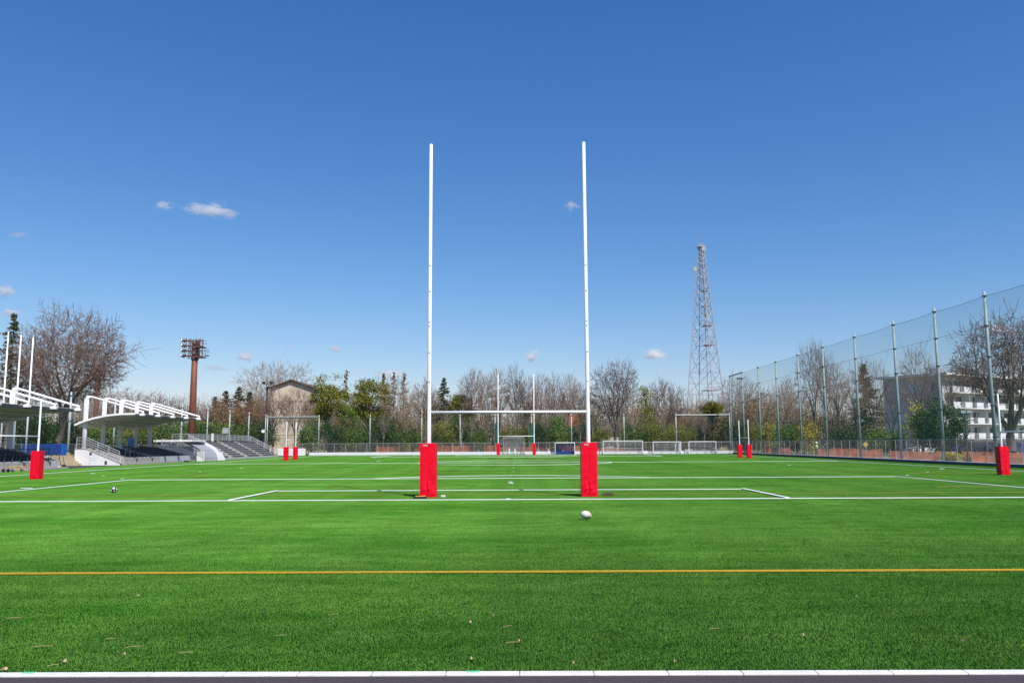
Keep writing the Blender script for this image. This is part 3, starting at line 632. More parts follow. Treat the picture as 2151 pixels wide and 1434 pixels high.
bt = [
 ('zel', 122, 655, 95, 235, 'huge fan-shaped bare tree with purple-brown twigs behind the left stands', 0.0, 1),
 ('forkB', 40, 720, 100, 120, 'bare tree between the tall pine and the huge fan-shaped tree at the left', 0),
 ('forkB', 262, 812, 150, 130, 'low bare reddish tree right of the distant floodlight tower', 0),
 ('forkB', 335, 825, 155, 120, 'low bare tree behind the roofed stand, left of the brown floodlight pole', 0),
 ('forkA', 205, 812, 150, 110, 'low bare tree behind the left end of the middle stand roof', 0),
 ('forkB', 480, 830, 157, 100, 'low reddish bare tree among the dark conifers left of the gabled building', 0),
 ('forkB', 535, 832, 153, 90, 'low reddish bare tree just left of the black lamp post', 0),
 ('forkB', 445, 838, 155, 100, 'low reddish bare tree just right of the brown floodlight pole', 0),
 ('zelG', 578, 758, 178, 165, 'wide dome-shaped bare tree rising behind the gabled building', 0),
 ('openA', 573, 805, 146, 90, 'pale-trunked bare tree standing before the left side of the gabled building', 0),
 ('openB', 620, 808, 147, 85, 'bare tree with upswept branches before the middle of the gabled building', 0),
 ('tallA', 655, 830, 150, 55, 'slim bare tree at the right corner of the gabled building', 0),
 ('forkA', 838, 788, 146, 95, 'pale forked bare tree whose trunk stands left of the near left post', 0),
 ('tallC', 893, 795, 152, 75, 'pale bare tree directly behind the near left post', 0),
 ('tallB', 915, 815, 160, 60, 'bare tree just right of the near left post above the crossbar', 0),
 ('tallB', 990, 768, 150, 66, 'tall bare tree, first of the row rising above the crossbar from the left', 0),
 ('tallA', 1022, 778, 152, 52, 'bare tree between the first tall one and the far left upright', 0),
 ('tallA', 1048, 764, 154, 56, 'tall bare tree directly behind the far goal\'s left upright', 0),
 ('tallC', 1082, 766, 150, 56, 'tall bare tree seen between the far goal\'s uprights', 0),
 ('tallB', 1108, 785, 156, 46, 'bare tree just left of the far goal\'s right upright', 0),
 ('tallA', 1136, 776, 151, 54, 'tall bare tree just right of the far goal\'s right upright', 0),
 ('tallC', 1166, 782, 153, 48, 'slim bare tree, second right of the far goal', 0),
 ('tallA', 1195, 776, 152, 48, 'slim bare tree left of the near right post', 0),
 ('tallB', 1222, 800, 158, 56, 'bare tree directly behind the near right post', 0),
 ('zelB', 1293, 755, 146, 112, 'large rounded bare tree just right of the near right post', 0),
 ('zelB', 1397, 795, 150, 92, 'bare fan-shaped tree left of the lattice tower', 0),
 ('forkB', 1345, 838, 162, 70, 'low reddish bare tree behind the yellow-green tree', 0),
 ('forkA', 1470, 838, 148, 80, 'low pale bare tree in front of the lattice tower base', 0),
 ('forkB', 1440, 850, 165, 80, 'low bare tree at the left foot of the lattice tower', 0),
 ('zelG', 1555, 788, 152, 96, 'bare tree behind the far corner poles of the tall net', 0),
 ('forkB', 1605, 812, 158, 90, 'brown bare tree behind the second and third poles of the tall net', 0),
 ('openA', 1650, 800, 140, 70, 'bare tree behind the fourth pole of the tall net', 0),
 ('forkA', 1668, 790, 150, 80, 'pale bare tree between the fourth and fifth poles of the tall net', 0),
 ('openB', 1714, 703, 128, 84, 'tallest bare tree behind the tall net, rising above its top rope', 0),
 ('openA', 1738, 728, 122, 66, 'tall bare tree touching the sixth pole of the tall net', 0),
 ('tallA', 1763, 750, 130, 60, 'bare pale-trunked tree right of the sixth pole', 0),
 ('openA', 1800, 765, 124, 70, 'bare tree behind the seventh pole of the tall net', 0),
 ('openB', 1838, 738, 116, 84, 'bare tree in front of the big olive conifer', 0),
 ('openA', 1875, 800, 118, 70, 'bare tree left of the apartment block gable', 0),
 ('openA', 1938, 722, 112, 110, 'bare tree in front of the apartment block gable', 0),
 ('openB', 1985, 770, 108, 90, 'bare tree with slanting trunk at the apartment block corner', 0),
 ('zelR', 2124, 668, 88, 225, 'great bare tree with thick trunk in front of the apartment balconies', 0)]
for r in bt: tree(r[0], r[1], r[2], r[3], r[4], 'bare_tree', r[5], 'tree', GB, rz=0. if len(r) > 7 else None)
for r in [
 ('eveA', 690, 788, 146, 84, 'rounded olive-green tree right of the gabled building'),
 ('eveB', 778, 790, 147, 88, 'round-topped olive evergreen in the middle left of the tree row'),
 ('eveG', 735, 840, 145, 60, 'lower green tree between the two rounded olive evergreens'),
 ('eveB', 962, 822, 152, 60, 'small olive evergreen right of the layered conifer'),
 ('eveY', 1357, 812, 146, 52, 'slender yellow-green tree left of the bare fan-shaped tree'),
 ('ball', 1499, 842, 146, 46, 'clipped ball-shaped olive tree in front of the lattice tower'),
 ('brn', 1600, 822, 146, 84, 'brown-leaved rounded tree behind the third pole of the tall net'),
 ('pineB', 1822, 768, 128, 100, 'big dark olive tree left of the apartment block'),
 ('eveD', 1978, 842, 104, 108, 'dense dark green tree in front of the apartment corner'),
 ('brn', 470, 842, 152, 80, 'brown-leaved mass of a tree below the dark conifers, left one'),
 ('brn', 530, 836, 154, 90, 'brown-leaved mass of a tree below the dark conifers, right one'),
 ('brn', 1010, 838, 158, 70, 'brown-leaved tree among the tall bare ones left of the far goal'),
 ('brn', 1120, 842, 158, 70, 'brown-leaved tree among the tall bare ones right of the far goal'),
 ('brn', 905, 850, 150, 60, 'rusty-leaved tree just right of the near left post'),
 ('brn', 808, 845, 150, 60, 'brown-leaved tree between the round-topped evergreen and the rusty conifers'),
 ('brn', 1230, 850, 152, 60, 'brown-leaved tree directly behind the near right post'),
 ('brn', 1322, 862, 150, 66, 'brown-leaved tree between the large rounded bare tree and the slender yellow-green one'),
 ('brn', 1400, 858, 156, 70, 'brown-leaved tree behind the bare fan-shaped tree left of the lattice tower'),
 ('brn', 1555, 845, 158, 80, 'brown-leaved tree behind the corner poles of the tall net'),
 ('brn', 1690, 850, 135, 80, 'brown-leaved tree behind the fifth pole of the tall net'),
 ('brn', 1760, 860, 132, 80, 'brown-leaved tree between the sixth and seventh poles of the tall net'),
 ('brn', 1435, 868, 150, 60, 'brown-leaved tree behind the middle soccer goal'),
 ('brn', 862, 868, 144, 70, 'low brown-leaved tree behind the near left post'),
 ('brn', 720, 862, 144, 50, 'low brown-leaved tree under the two rounded olive evergreens'),
 ('brn', 1500, 868, 148, 80, 'brown-leaved tree below the ball-shaped tree'),
 ('eveG', 1170, 868, 145, 60, 'green tree left of the near right post, behind the far net'),
 ('eveG', 440, 880, 146, 110, 'low bright green tree behind the bleachers'),
 ('eveA', 560, 838, 165, 80, 'olive tree left of the gabled building behind the lamp post')]:
    tree(*r[:5], 'evergreen_tree', r[5], 'tree', GE)
for r in [
 ('pine', 12, 660, 92, 110, 'tall sparse pine at the left edge of the picture'),
 ('cedar', 449, 834, 160, 58, 'small dark conifer, leftmost of the group right of the brown floodlight pole'),
 ('cedar', 472, 822, 162, 66, 'dark conifer, second of the group right of the brown floodlight pole'),
 ('cedar', 497, 814, 164, 70, 'dark conifer, third and tallest of the group left of the gabled building'),
 ('cedar', 522, 824, 160, 70, 'dark conifer, rightmost of the group left of the gabled building'),
 ('cedarS', 724, 782, 156, 42, 'sparse rusty conifer between the two rounded olive evergreens'),
 ('cedar', 803, 786, 158, 40, 'dark conifer peeping over the round-topped olive evergreen'),
 ('cedarS', 825, 786, 155, 44, 'rusty conifer, left one of two right of the round-topped evergreen'),
 ('cedarS', 847, 788, 157, 46, 'rusty conifer, right one of two left of the near left post'),
 ('cedar', 931, 795, 148, 62, 'dark layered conifer right of the near left post'),
 ('cedar', 1185, 828, 165, 36, 'small dark conifer between the far goal and the near right post')]:
    tree(*r[:5], 'conifer', r[5], 'conifer', GC)
for r in [
 ('bushG', 330, 888, 148, 90, 'green shrub seen under the middle stand roof'), ('bushO', 290, 884, 150, 90, 'olive shrub seen under the middle stand roof, left of the green one'), ('bushG', 60, 870, 100, 110, 'green shrub behind the left stand'), ('bushD', 130, 880, 105, 90, 'dark shrub at the foot of the huge fan-shaped tree'),
 ('bushG', 215, 885, 120, 80, 'green shrub behind the left end of the middle stand'), ('bushG', 400, 882, 143, 70, 'green shrub behind the brown floodlight pole'), ('bushG', 500, 890, 144, 90, 'green shrub behind the bleachers\' top rail'),
 ('bushD', 545, 885, 145, 70, 'dark shrub behind the clock'), ('bushG', 652, 885, 144, 50, 'green shrub at the right of the far left net bay'), ('bushD', 700, 880, 144, 70, 'dark shrub right of the far left net bay'), ('bushG', 750, 892, 143, 60, 'green shrub left of the pale forked tree'),
 ('bushD', 800, 880, 145, 80, 'dark shrub below the round-topped evergreen'), ('bushG', 860, 900, 143, 60, 'green shrub beside the pale forked trunk'), ('bushO', 930, 885, 144, 70, 'olive shrub right of the near left post'), ('bushG', 1008, 903, 142.5, 40, 'bright green shrub left of the far goal'),
 ('bushD', 965, 880, 146, 70, 'dark shrub behind the bright green one, left of the far goal'), ('bushO', 1080, 895, 144, 66, 'olive shrub seen between the far goal posts'), ('bushD', 1140, 885, 144, 60, 'dark shrub right of the far goal'), ('bushG', 1168, 893, 143, 46, 'green shrub left of the hockey goal'),
 ('bushD', 1225, 885, 145, 60, 'dark shrub behind the near right post'), ('bushO', 1258, 898, 144, 50, 'olive shrub left of the large soccer goal'), ('bushG', 1335, 890, 144, 60, 'green shrub behind the large soccer goal'), ('bushO', 1375, 885, 143, 70, 'olive shrub between two soccer goals'),
 ('bushO', 1425, 895, 144, 60, 'olive shrub behind the middle soccer goal'), ('bushD', 1465, 890, 147, 60, 'dark shrub behind the right soccer goal'), ('bushD', 1535, 880, 147, 70, 'dark shrub behind the corner pole of the tall net'),
 ('bushY', 1618, 888, 130, 40, 'yellow-green shrub behind the third pole of the tall net'), ('bushO', 1592, 890, 131, 44, 'olive shrub behind the second pole of the tall net'), ('bushG', 1655, 892, 124, 56, 'green shrub right of the fourth pole of the tall net'), ('bushY', 1700, 884, 120, 44, 'yellow-green shrub right of the fifth pole of the tall net'),
 ('bushD', 1685, 890, 124, 60, 'dark shrub behind the fifth pole of the tall net'), ('bushD', 1775, 895, 118, 80, 'dark shrub left of the seventh pole of the tall net'), ('bushG', 1860, 900, 112, 80, 'green shrub left of the dense dark tree'), ('bushY', 1930, 848, 108, 52, 'tall yellow-leaved shrub peeping out left of the dense dark tree')]:
    tree(*r[:5], 'shrub', r[5], 'shrub', GS)
for k in range(30):
    px = 600+k*30.5+tr_rng.uniform(-9, 9); where = 'left of the near left post' if px < 880 else 'around the far goal' if px < 1220 else 'behind the soccer goals'
    tree('sap', px, tr_rng.uniform(835, 880), 142.2+tr_rng.uniform(0, 3), tr_rng.uniform(22, 34), 'sapling', 'thin pale sapling behind the far net, '+where, 'tree', 'thin saplings behind the far net, '+where)
# flowering plants behind the side fence
for k, (px, lab) in enumerate(((1945, 'yellow-flowered plant behind the side fence, leftmost'), (1968, 'yellow-flowered plant behind the side fence below the dense dark tree'), (2003, 'yellow-flowered plant right of the ninth net pole'), (2032, 'yellow-flowered plant behind the floodlight pole'), (2148, 'yellow-flowered plant at the right edge'))):
    t = tree('bushY', px, 950, 72, 30, 'flowering_plant', lab, 'plant', 'flowering plants by the side fence'); t.location.x = max(t.location.x, XF+1.2)
def wood():
    rng = np.random.default_rng(77); c = []; n = 95000
    x = rng.uniform(-135, 135, n); y = rng.uniform(176, 215, n); hmax = 10.3+1.2*np.sin(x*.13)+1.0*np.sin(x*.31+1)+.7*np.sin(x*.9); z = rng.uniform(0, 1, n)**1.15*hmax*(1+rng.normal(0, .07, n))
    v, q = quads(rng, np.stack([x, y, z], 1), .32-.2*np.clip(z/hmax, 0, 1))
    m = 5200; x = rng.uniform(-135, 135, m); y = rng.uniform(172, 200, m); h = rng.uniform(8.5, 13.5, m); P0 = np.stack([x, y, rng.uniform(0, 6, m)], 1); P1 = np.stack([x+rng.normal(0, 1.3, m), y, h], 1)
    v2, q2 = segmesh('', P0, P1, np.full(m, .05), np.full(m, .012), 3)
    me = arrmesh('far_wood', np.concatenate([v, v2]), np.concatenate([q, q2+len(v)]))
    mm = leafm('wood_mass', (.17, .115, .085), (.075, .08, .035), .35); o = link('far_wood', me, mm)
    tag(o, 'dense brown and olive woodland mass closing the gaps behind the far trees', 'wood', kind='stuff')
wood()

# ------------------------------------------------------------------ fences and nets
def chain_fence(name, label, p0, p1, h0, h1, step, zb=0., cat='fence', chain='chain', post='rail', top=True):
    p0 = Vector(p0); p1 = Vector(p1); t = thing(name, label, cat, p0); d = p1-p0; n = max(2, int(round(d.length/step))); a = MB()
    a.add([(0, 0, zb+h0), tuple(d+Vector((0, 0, zb+h0))), tuple(d+Vector((0, 0, zb+h1))), (0, 0, zb+h1)], [(0, 1, 2, 3)]); obj('mesh_panel', a, chain, t)
    many = MB()
    for i in range(n+1):
        q = d*(i/n); 
        if n <= 99: obj('fence_post', MB().tube([q+Vector((0, 0, zb)), q+Vector((0, 0, zb+h1+.04))], .03, 6), post, t)
    if top:
        r_ = MB(); r_.tube([(0, 0, zb+h1), d+Vector((0, 0, zb+h1))], .022, 6); obj('top_rail', r_, post, t)
    return t
chain_fence('chain_link_fence', 'long grey chain-link fence standing on the far white kerb wall', (at(590, 950, YB).x, YB, 0), (XF-.1, YB, 0), .46, 1.95, 1.8)
chain_fence('chain_link_fence', 'grey chain-link fence along the right side under the tall net', (XF+.02, YB-.4, 0), (XF+.02, 44, 0), .2, 2.0, 2.2)
chain_fence('chain_link_fence', 'grey chain-link fence along the left side behind the stands', (XL-.1, 60, 0), (XL-.1, YB-.3, 0), .0, 1.95, 2.2)
def sag(a, c, z, s, n=8): return [a.lerp(c, k/n)+Vector((0, 0, z-s*4*(k/n)*(1-k/n))) for k in range(n+1)]
def net_fence(name, label, pts, H, r0, r1, netm, ropes, postm, skip=(), sagv=.25, beams=()):
    t = thing(name, label, 'net fence', pts[0]); o0 = Vector(pts[0]); P = [Vector(p)-o0 for p in pts]
    for i, p in enumerate(P):
        po = obj('net_pole', MB().tube([p, p+Vector((0, 0, H*.5)), p+Vector((0, 0, H))], [r0, (r0+r1)/2, r1], 12), postm, t, True)
        bb = MB()
        for z in [H-.35]+[H*f for f in ropes]: bb.tube([p+Vector((0, 0, z-.04)), p+Vector((0, 0, z+.04))], r0*1.25, 10)
        obj('clamp_ring', bb, 'darkrail', po)
    for i in range(len(P)-1):
        if i in skip: continue
        a, c = P[i], P[i+1]; top = sag(a, c, H-.35, sagv); b = MB(); n = len(top)
        b.add([(q.x, q.y, 1.9) for q in top]+[tuple(q) for q in top], [(k, k+1, n+k+1, n+k) for k in range(n-1)]); obj('net', b, netm, t)
        rp = MB(); rp.tube(top, .014, 4)
        for f in ropes: rp.tube(sag(a, c, H*f, sagv*.4), .011, 4)
        obj('rope', rp, 'cable', t)
    for i in beams:
        b = MB(); b.tube([P[i]+Vector((0, 0, H-.3)), P[i+1]+Vector((0, 0, H-.3))], .09, 8); obj('top_beam', b, postm, t)
    return t
RP = [(XF+.45, y_, 0) for y_ in (141.2, 133.4, 124.4, 115.8, 106.6, 97.8, 88.4, 79.1, 71.2, 63.4, 55.2, 47.0)]
tn = net_fence('tall_net_fence', 'very tall green ball-stop net on steel poles along the right side', RP, 13.4, .145, .11, 'greennetR', (.80, .62, .34, .16), 'galvgreen', beams=(0,), sagv=.1)
gy = MB()
for k in (7, 8, 9):
    p = Vector(RP[k])-Vector(RP[0])
    for s_ in (-1, 1): gy.tube([p+Vector((0, 0, 12.7)), p+Vector((.1, s_*3.2, 8.6))], .006, 3)
obj('stay_wire', gy, 'cable', tn)
LP_ = [(XL, YB-8.7*k, 0) for k in range(10)]
net_fence('side_net_fence', 'green ball-stop net on steel poles behind the left stands', LP_, 6.9, .11, .09, 'greennet', (.6,), 'galv')
fp = [(XL+.2, YB+.35, 0)]+[(at(px, 930, YB).x, YB+.35, 0) for px in (668, 776, 885, 966, 1040, 1117, 1201, 1312, 1422)]+[(XF-.3, YB+.35, 0)]
net_fence('far_net_fence', 'green ball-stop net on steel poles across the far end', fp, 6.75, .10, .08, 'greennet', (.6,), 'galv', beams=(0, 9), sagv=.08)
for px, lab in ((1043, 'dark green hanging sheet left of the far goal opening'), (1115.5, 'dark green hanging sheet right of the far goal opening')):
    b = MB(); p = at(px, 930, YB-.9); nn = 12
    for k in range(nn): b.box(p.x-.27+k*.045, p.x-.27+(k+1)*.045-.004, p.y+.05*math.sin(k*1.7)-.02, p.y+.05*math.sin(k*1.7)+.02, 1.9, at(px, 888, YB-.9).z)
    tag(obj('green_sheet', b, 'greensheet'), lab, 'sheet', 'green sheets on the far net')

# orange safety netting behind the fences
def orange(p0, p1, z0, z1, label, seed):
    rr_ = random.Random(seed); p0 = Vector(p0); p1 = Vector(p1); t = thing('safety_net', label, 'safety net', p0, 0, 'orange safety netting behind the fences'); d = p1-p0; n = max(4, int(d.length/1.2)); b = MB(); vs = []
    nrm = Vector((-d.y, d.x, 0)).normalized()
    for i in range(n+1):
        q = d*(i/n)+nrm*rr_.uniform(-.12, .12); dz = rr_.uniform(-.12, .06)
        vs += [(q.x, q.y, z0), (q.x+rr_.uniform(-.1, .1), q.y, (z0+z1)/2+dz/2), (q.x, q.y, z1+dz)]
    fs = []
    for i in range(n): fs += [(3*i, 3*i+3, 3*i+4, 3*i+1), (3*i+1, 3*i+4, 3*i+5, 3*i+2)]
    b.add(vs, fs); obj('netting', b, 'orange', t)
    for i in range(0, n+1, 2): q = d*(i/n); obj('stake', MB().tube([q, q+Vector((0, 0, z1+.1))], .02, 5), 'galv', t)
for (x0, x1, z1, lab) in ((790, 880, 1.45, 'orange safety net behind the far fence left of the near left post'), (915, 1038, 1.5, 'orange safety net behind the far fence left of the far goal'), (1042, 1160, 1.2, 'orange safety net behind the far goal'), (1160, 1230, 1.35, 'orange safety net behind the hockey goal'), (1240, 1350, 1.0, 'orange safety net behind the large soccer goal')):
    a, c = at(x0, 930, YB+3.2), at(x1, 930, YB+3.5); orange((a.x, a.y, 0), (c.x, c.y, 0), .1, z1, lab, x0)
for (y0, y1, z1, lab) in ((132, 118, 1.05, 'orange safety net behind the side fence at the far corner'), (108, 88, 1.05, 'orange safety net behind the side fence near the worker'), (87, 74, .95, 'orange safety net behind the side fence left of the flowering plants'), (73, 50, 1.0, 'orange safety net behind the side fence in front of the parked cars')):
    orange((XF+3.0, y0, 0), (XF+2.6, y1, 0), .05, z1, lab, int(y0))

# ------------------------------------------------------------------ soccer goals at the far end
def soccer_goal(x0, x1, top, label, netm='goalnet', board=False, Y=YB-1.2, depth=.9, mid=True, frame='white', tubes=.055):
    a = at(x0, 930, Y); c = at(x1, 930, Y); W = c.x-a.x; h = at((x0+x1)/2, top, Y).z
    t = thing('hockey_goal' if board else 'soccer_goal', label, 'goal', (a.x, Y, .02), 0, None)
    obj('upright', MB().tube([(0, 0, 0), (0, 0, h)], tubes, 8), frame, t); obj('upright', MB().tube([(W, 0, 0), (W, 0, h)], tubes, 8), frame, t)
    obj('crossbar', MB().tube([(0, 0, h), (W, 0, h)], tubes, 8), frame, t)
    b = MB()
    for x in (0, W): b.tube([(x, 0, h), (x, depth*.5, h*.98), (x, depth, .04), (x, 0, .04)], tubes*.55, 6)
    b.tube([(0, depth, .04), (W, depth, .04)], tubes*.55, 6)
    if mid: b.tube([(0, depth*.8, h*.45), (W, depth*.8, h*.45)], tubes*.4, 6)
    obj('back_frame', b, frame, t)
    b = MB(); b.add([(0, depth*.5, h*.98), (W, depth*.5, h*.98), (W, depth, .04), (0, depth, .04), (0, 0, h), (W, 0, h), (0, 0, .04), (W, 0, .04)], [(0, 1, 2, 3), (4, 5, 1, 0), (4, 0, 3, 6), (5, 1, 2, 7)]); obj('net', b, netm, t)
    if board:
        b = MB(); b.box(.08, W-.08, depth-.2, depth-.15, .0, .46); b.box(.06, .1, .06, depth-.2, 0, .46); b.box(W-.1, W-.06, .06, depth-.2, 0, .46); obj('backboard', b, 'blue', t)
    for k in range(4 if not board else 0):
        b = MB(); b.box(W*k/3-.13, W*k/3+.13, depth-.0, depth+.18, .0, .12); obj('weight', b, 'black', t)
soccer_goal(1267, 1350, 926, 'largest white soccer goal, right of the near right post')
soccer_goal(1372, 1430, 928, 'middle white soccer goal of the three at the far right')
soccer_goal(1447, 1504, 927.5, 'rightmost white soccer goal at the far end')
soccer_goal(1166, 1207, 930, 'small hockey goal with navy backboard and blue net', 'bluenet', True)
soccer_goal(1057, 1101, 919, 'small grey training goal standing behind the far rugby goal', frame='galv', tubes=.04, mid=True)
# cones
def cone(px, Y, s_, m_, lab):
    p = at(px, 940, Y); t = thing('traffic_cone', lab, 'cone', (p.x, Y, .0), 0, 'cones behind the far fence')
    obj('base', MB().box(-.18*s_, .18*s_, -.18*s_, .18*s_, 0, .04), 'black', t); obj('body', MB().lathe([(.14*s_, .04), (.035*s_, .68*s_), (.02*s_, .70*s_)], n=10), m_, t, True)
for px, Y, s_, m_, lab in ((950.5, YB+2.2, 1.1, 'white', 'white cone by the orange net left of the far goal'), (1005, YB+2.2, 1.1, 'white', 'white cone just left of the far goal'), (1069.5, YB-.9, 1.5, 'palegreen', 'pale green cone inside the training goal, left one'), (1081.5, YB-.9, 1.5, 'palegreen', 'pale green cone inside the training goal, right one'), (1152, YB+2.2, 1.2, 'white', 'white cone left of the hockey goal'), (1182.5, YB+2.2, 1.2, 'white', 'white cone behind the hockey goal'), (1131, YB+2.4, 1.3, 'white', 'white cone right of the far goal')): cone(px, Y, s_, m_, lab)
# site stuff behind right goals
def board(x0, x1, y0, y1, Y, name, m_, lab, cat):
    a = at(x0, y1, Y); c = at(x1, y0, Y); t = thing(name, lab, cat, (a.x, Y, 0)); z0 = max(a.z, .02); obj('panel', MB().box(0, c.x-a.x, -.04, .04, z0, c.z), m_, t, bevel=.01)
    for x in (.1, c.x-a.x-.1): obj('post', MB().tube([(x, .08, 0), (x, .08, c.z-.05)], .035, 6), 'galv', t)
board(1418, 1422, 930, 950, YB+1.5, 'white_board', 'whitewall', 'narrow white board leaning behind the middle soccer goal', 'board')
board(1426, 1430, 930, 950, YB+1.6, 'white_board', 'whitewall', 'second narrow white board behind the right post of the middle soccer goal', 'board')
board(1621, 1631, 926, 938, 134, 'site_sign', 'whitewall', 'white site sign behind the third net pole', 'sign'); board(1634, 1645, 926, 936, 134, 'site_sign', 'whitewall', 'white site sign behind the fourth net pole', 'sign')
board(1640, 1663, 937, 942, 130, 'barrier', 'whitewall', 'low white barrier between the fourth and fifth net poles', 'barrier')
def heap(x0, x1, top, Y, name, m_, lab, cat, seed):
    a = at(x0, 950, Y); c = at(x1, 950, Y); W = c.x-a.x; h = at(x0, top, Y).z; rr_ = random.Random(seed); t = thing(name, lab, cat, ((a.x+c.x)/2, Y, 0)); b = MB()
    for k in range(16):
        x = rr_.gauss(0, W*.22); z = rr_.uniform(0, h*.7)*max(.2, 1-abs(x)/(W*.6)); s_ = rr_.uniform(.15, .35)
        b.obox((x-s_*2, rr_.uniform(-.5, .5), z+.1), (x+s_*2, rr_.uniform(-.5, .5), z+.1+rr_.uniform(-.3, .4)), s_*.5, s_*.4)
    obj('pile', b, m_, t)
heap(1435, 1452, 938, YB+3, 'rubble_heap', 'kerb', 'white heap of sacks behind the fence between two soccer goals', 'heap', 4)
heap(1455, 1500, 940, YB+3, 'rubble_heap', 'conc', 'grey heap behind the rightmost soccer goal', 'heap', 5)
heap(1507, 1530, 934, YB+3, 'timber_pile', 'step', 'pile of timber behind the fence at the far right corner', 'timber', 6)
heap(1480, 1500, 924, YB+9, 'rubble_heap', 'curtain', 'pale heap farther behind the rightmost soccer goal', 'heap', 8)

# ------------------------------------------------------------------ stands on the left
XP, XFr, XBk, XHk = -40.3, -36.8, -41.0, -35.3
def canopy(t, ys, zt=6.35, open_=None):
    y0, y1 = ys[0]-.5, ys[-1]+.9
    # curved roof: thin shell with ribs below
    prof = [(-41.0, 3.65), (-40.2, 3.98), (-39.2, 4.28), (-38.0, 4.52), (-36.8, 4.64), (-35.45, 4.66)]
    b = MB(); lo = [(x, z) for x, z in prof]; hi = [(x, z+.10) for x, z in reversed(prof)]; b.prism(lo+hi, 'y', y0, y1); ro = obj('roof', b, 'roof', t)
    b = MB(); lo = [(x-.002, z-.03) for x, z in prof]; hi = [(x-.002, z+.14) for x, z in reversed(prof)]; b.prism(lo+hi, 'y', y0-.12, y0-.003); b.prism(lo+hi, 'y', y1+.003, y1+.12); obj('roof_edge', b, 'white', ro)
    b = MB()
    for y in np.arange(y0+.8, y1, .85):
        for (xa, za), (xb, zb_) in zip(prof, prof[1:]): b.obox((xa, y, za-.09), (xb, y, zb_-.09), .07, .14)
    for x, z in ((-39.6, 4.0), (-38.2, 4.3), (-36.9, 4.46)): b.box(x-.05, x+.05, y0+.1, y1-.1, z-.09, z+.0)
    obj('roof_rib', b, 'roof', ro)
    obj('gutter', MB().box(-35.44, -35.22, y0+.02, y1-.02, 4.48, 4.72), 'gutter', t)
    for y in ys:
        p = MB(); p.tube([(XP, y, .4), (XP, y, zt-.25), (XP+.1, y, zt-.04), (XP+.35, y, zt)], [.21, .2, .18, .09], 12); po = obj('roof_post', p, 'white', t, True)
        s_ = MB(); s_.tube([(XP+.2, y, zt), (XP+.6, y, zt-.04), (XHk+.15, y, 4.98), (XHk+.38, y, 4.9), (XHk+.42, y, 4.74), (XHk+.1, y, 4.7)], [.08, .08, .075, .09, .09, .08], 8); obj('tie_rod', s_, 'white', t, True)
        s_ = MB(); s_.box(XHk-.35, XHk+.5, y-.14, y+.14, 4.55, 4.74); obj('bracket', s_, 'white', t, bevel=.02)
def rows(t, ya, yb, x_front, x_back, n, z0, z1, aisles=(), seats=True, shade=None):
    dx = (x_front-x_back)/n; dz = (z1-z0)/n
    b = MB()
    for i in range(n): b.box(x_back, x_front-i*dx-(.002*i), ya+.001*i, yb-.001*i, z0+i*dz+(0 if i else -z0), z0+(i+1)*dz)
    obj('terrace', b, 'riser', t)
    a = MB()
    for y in aisles:
        for i in range(n): a.box(x_front-(i+1)*dx+.02, x_front-i*dx-.03, y-.38, y+.38, z0+(i+1)*dz+.003, z0+(i+1)*dz+.05)
    if aisles: obj('aisle_step', a, 'step', t)
    if seats:
        m1 = MB(); m1.box(-.10, .12, 0, .40, .10, .14); m1.box(-.13, -.101, .0, .40, .12, .20); m1.box(-.04, .04, .16, .24, .002, .099)
        spots = []
        for i in range(n):
            y = ya+.3; zz = z0+(i+1)*dz; x = x_front-(i+.62)*dx
            while y < yb-.5:
                if all(abs(y+.22-q) > .58 for q in aisles): spots.append((x, y, zz))
                y += .48
        spots.sort(key=lambda p: p[1]+(1000 if p[1] < p[0]*-1.55 else 0)); first = None; rest = MB()
        for k, sp_ in enumerate(spots):
            if k < 95:
                if first is None: o = first = obj('seat', m1, 'seat', t)
                else: o = first.copy(); C.objects.link(o); o.parent = t
                o.location = sp_
            else: rest.add([(v[0]+sp_[0], v[1]+sp_[1], v[2]+sp_[2]) for v in m1.v], m1.f)
        tag(obj('seat_rows', rest, 'seat', t), kind='stuff')
def rail(t, pts, h=1.0, m_='rail', bars=3, step=1.3, name='handrail', r_=.028, pick=False):
    b = MB(); P = [Vector(p) for p in pts]
    for a, c in zip(P, P[1:]):
        for k in range(bars): z = h*(1-k/bars*.85); b.tube([a+Vector((0, 0, z)), c+Vector((0, 0, z))], r_ if k == 0 else r_*.75, 6)
        n = max(1, int(round((c-a).length/step)))
        for i in range(n+1): q = a.lerp(c, i/n); b.tube([q, q+Vector((0, 0, h))], r_*1.1, 6)
        if pick:
            m2 = int((c-a).length/.16)
            for i in range(m2): q = a.lerp(c, (i+.5)/m2); b.tube([q+Vector((0, 0, .1)), q+Vector((0, 0, h))], .009, 4)
    return obj(name, b, m_, t)
def end_wall(t, y0, y1):
    b = MB(); b.prism([(XBk, 0), (XFr+.05, 0), (XFr+.05, .16), (-40.0, 1.5), (XBk, 1.5)], 'y', y0, y1); o = obj('end_wall', b, 'whitewall', t)
    c = MB(); c.prism([(XFr+.12, .163), (-40.0+.03, 1.503), (XBk-.04, 1.503), (XBk-.04, 1.55), (-40.0+.05, 1.55), (XFr+.12, .21)], 'y', y0-.04, y1+.04); obj('coping', c, 'conc', o)
    return o
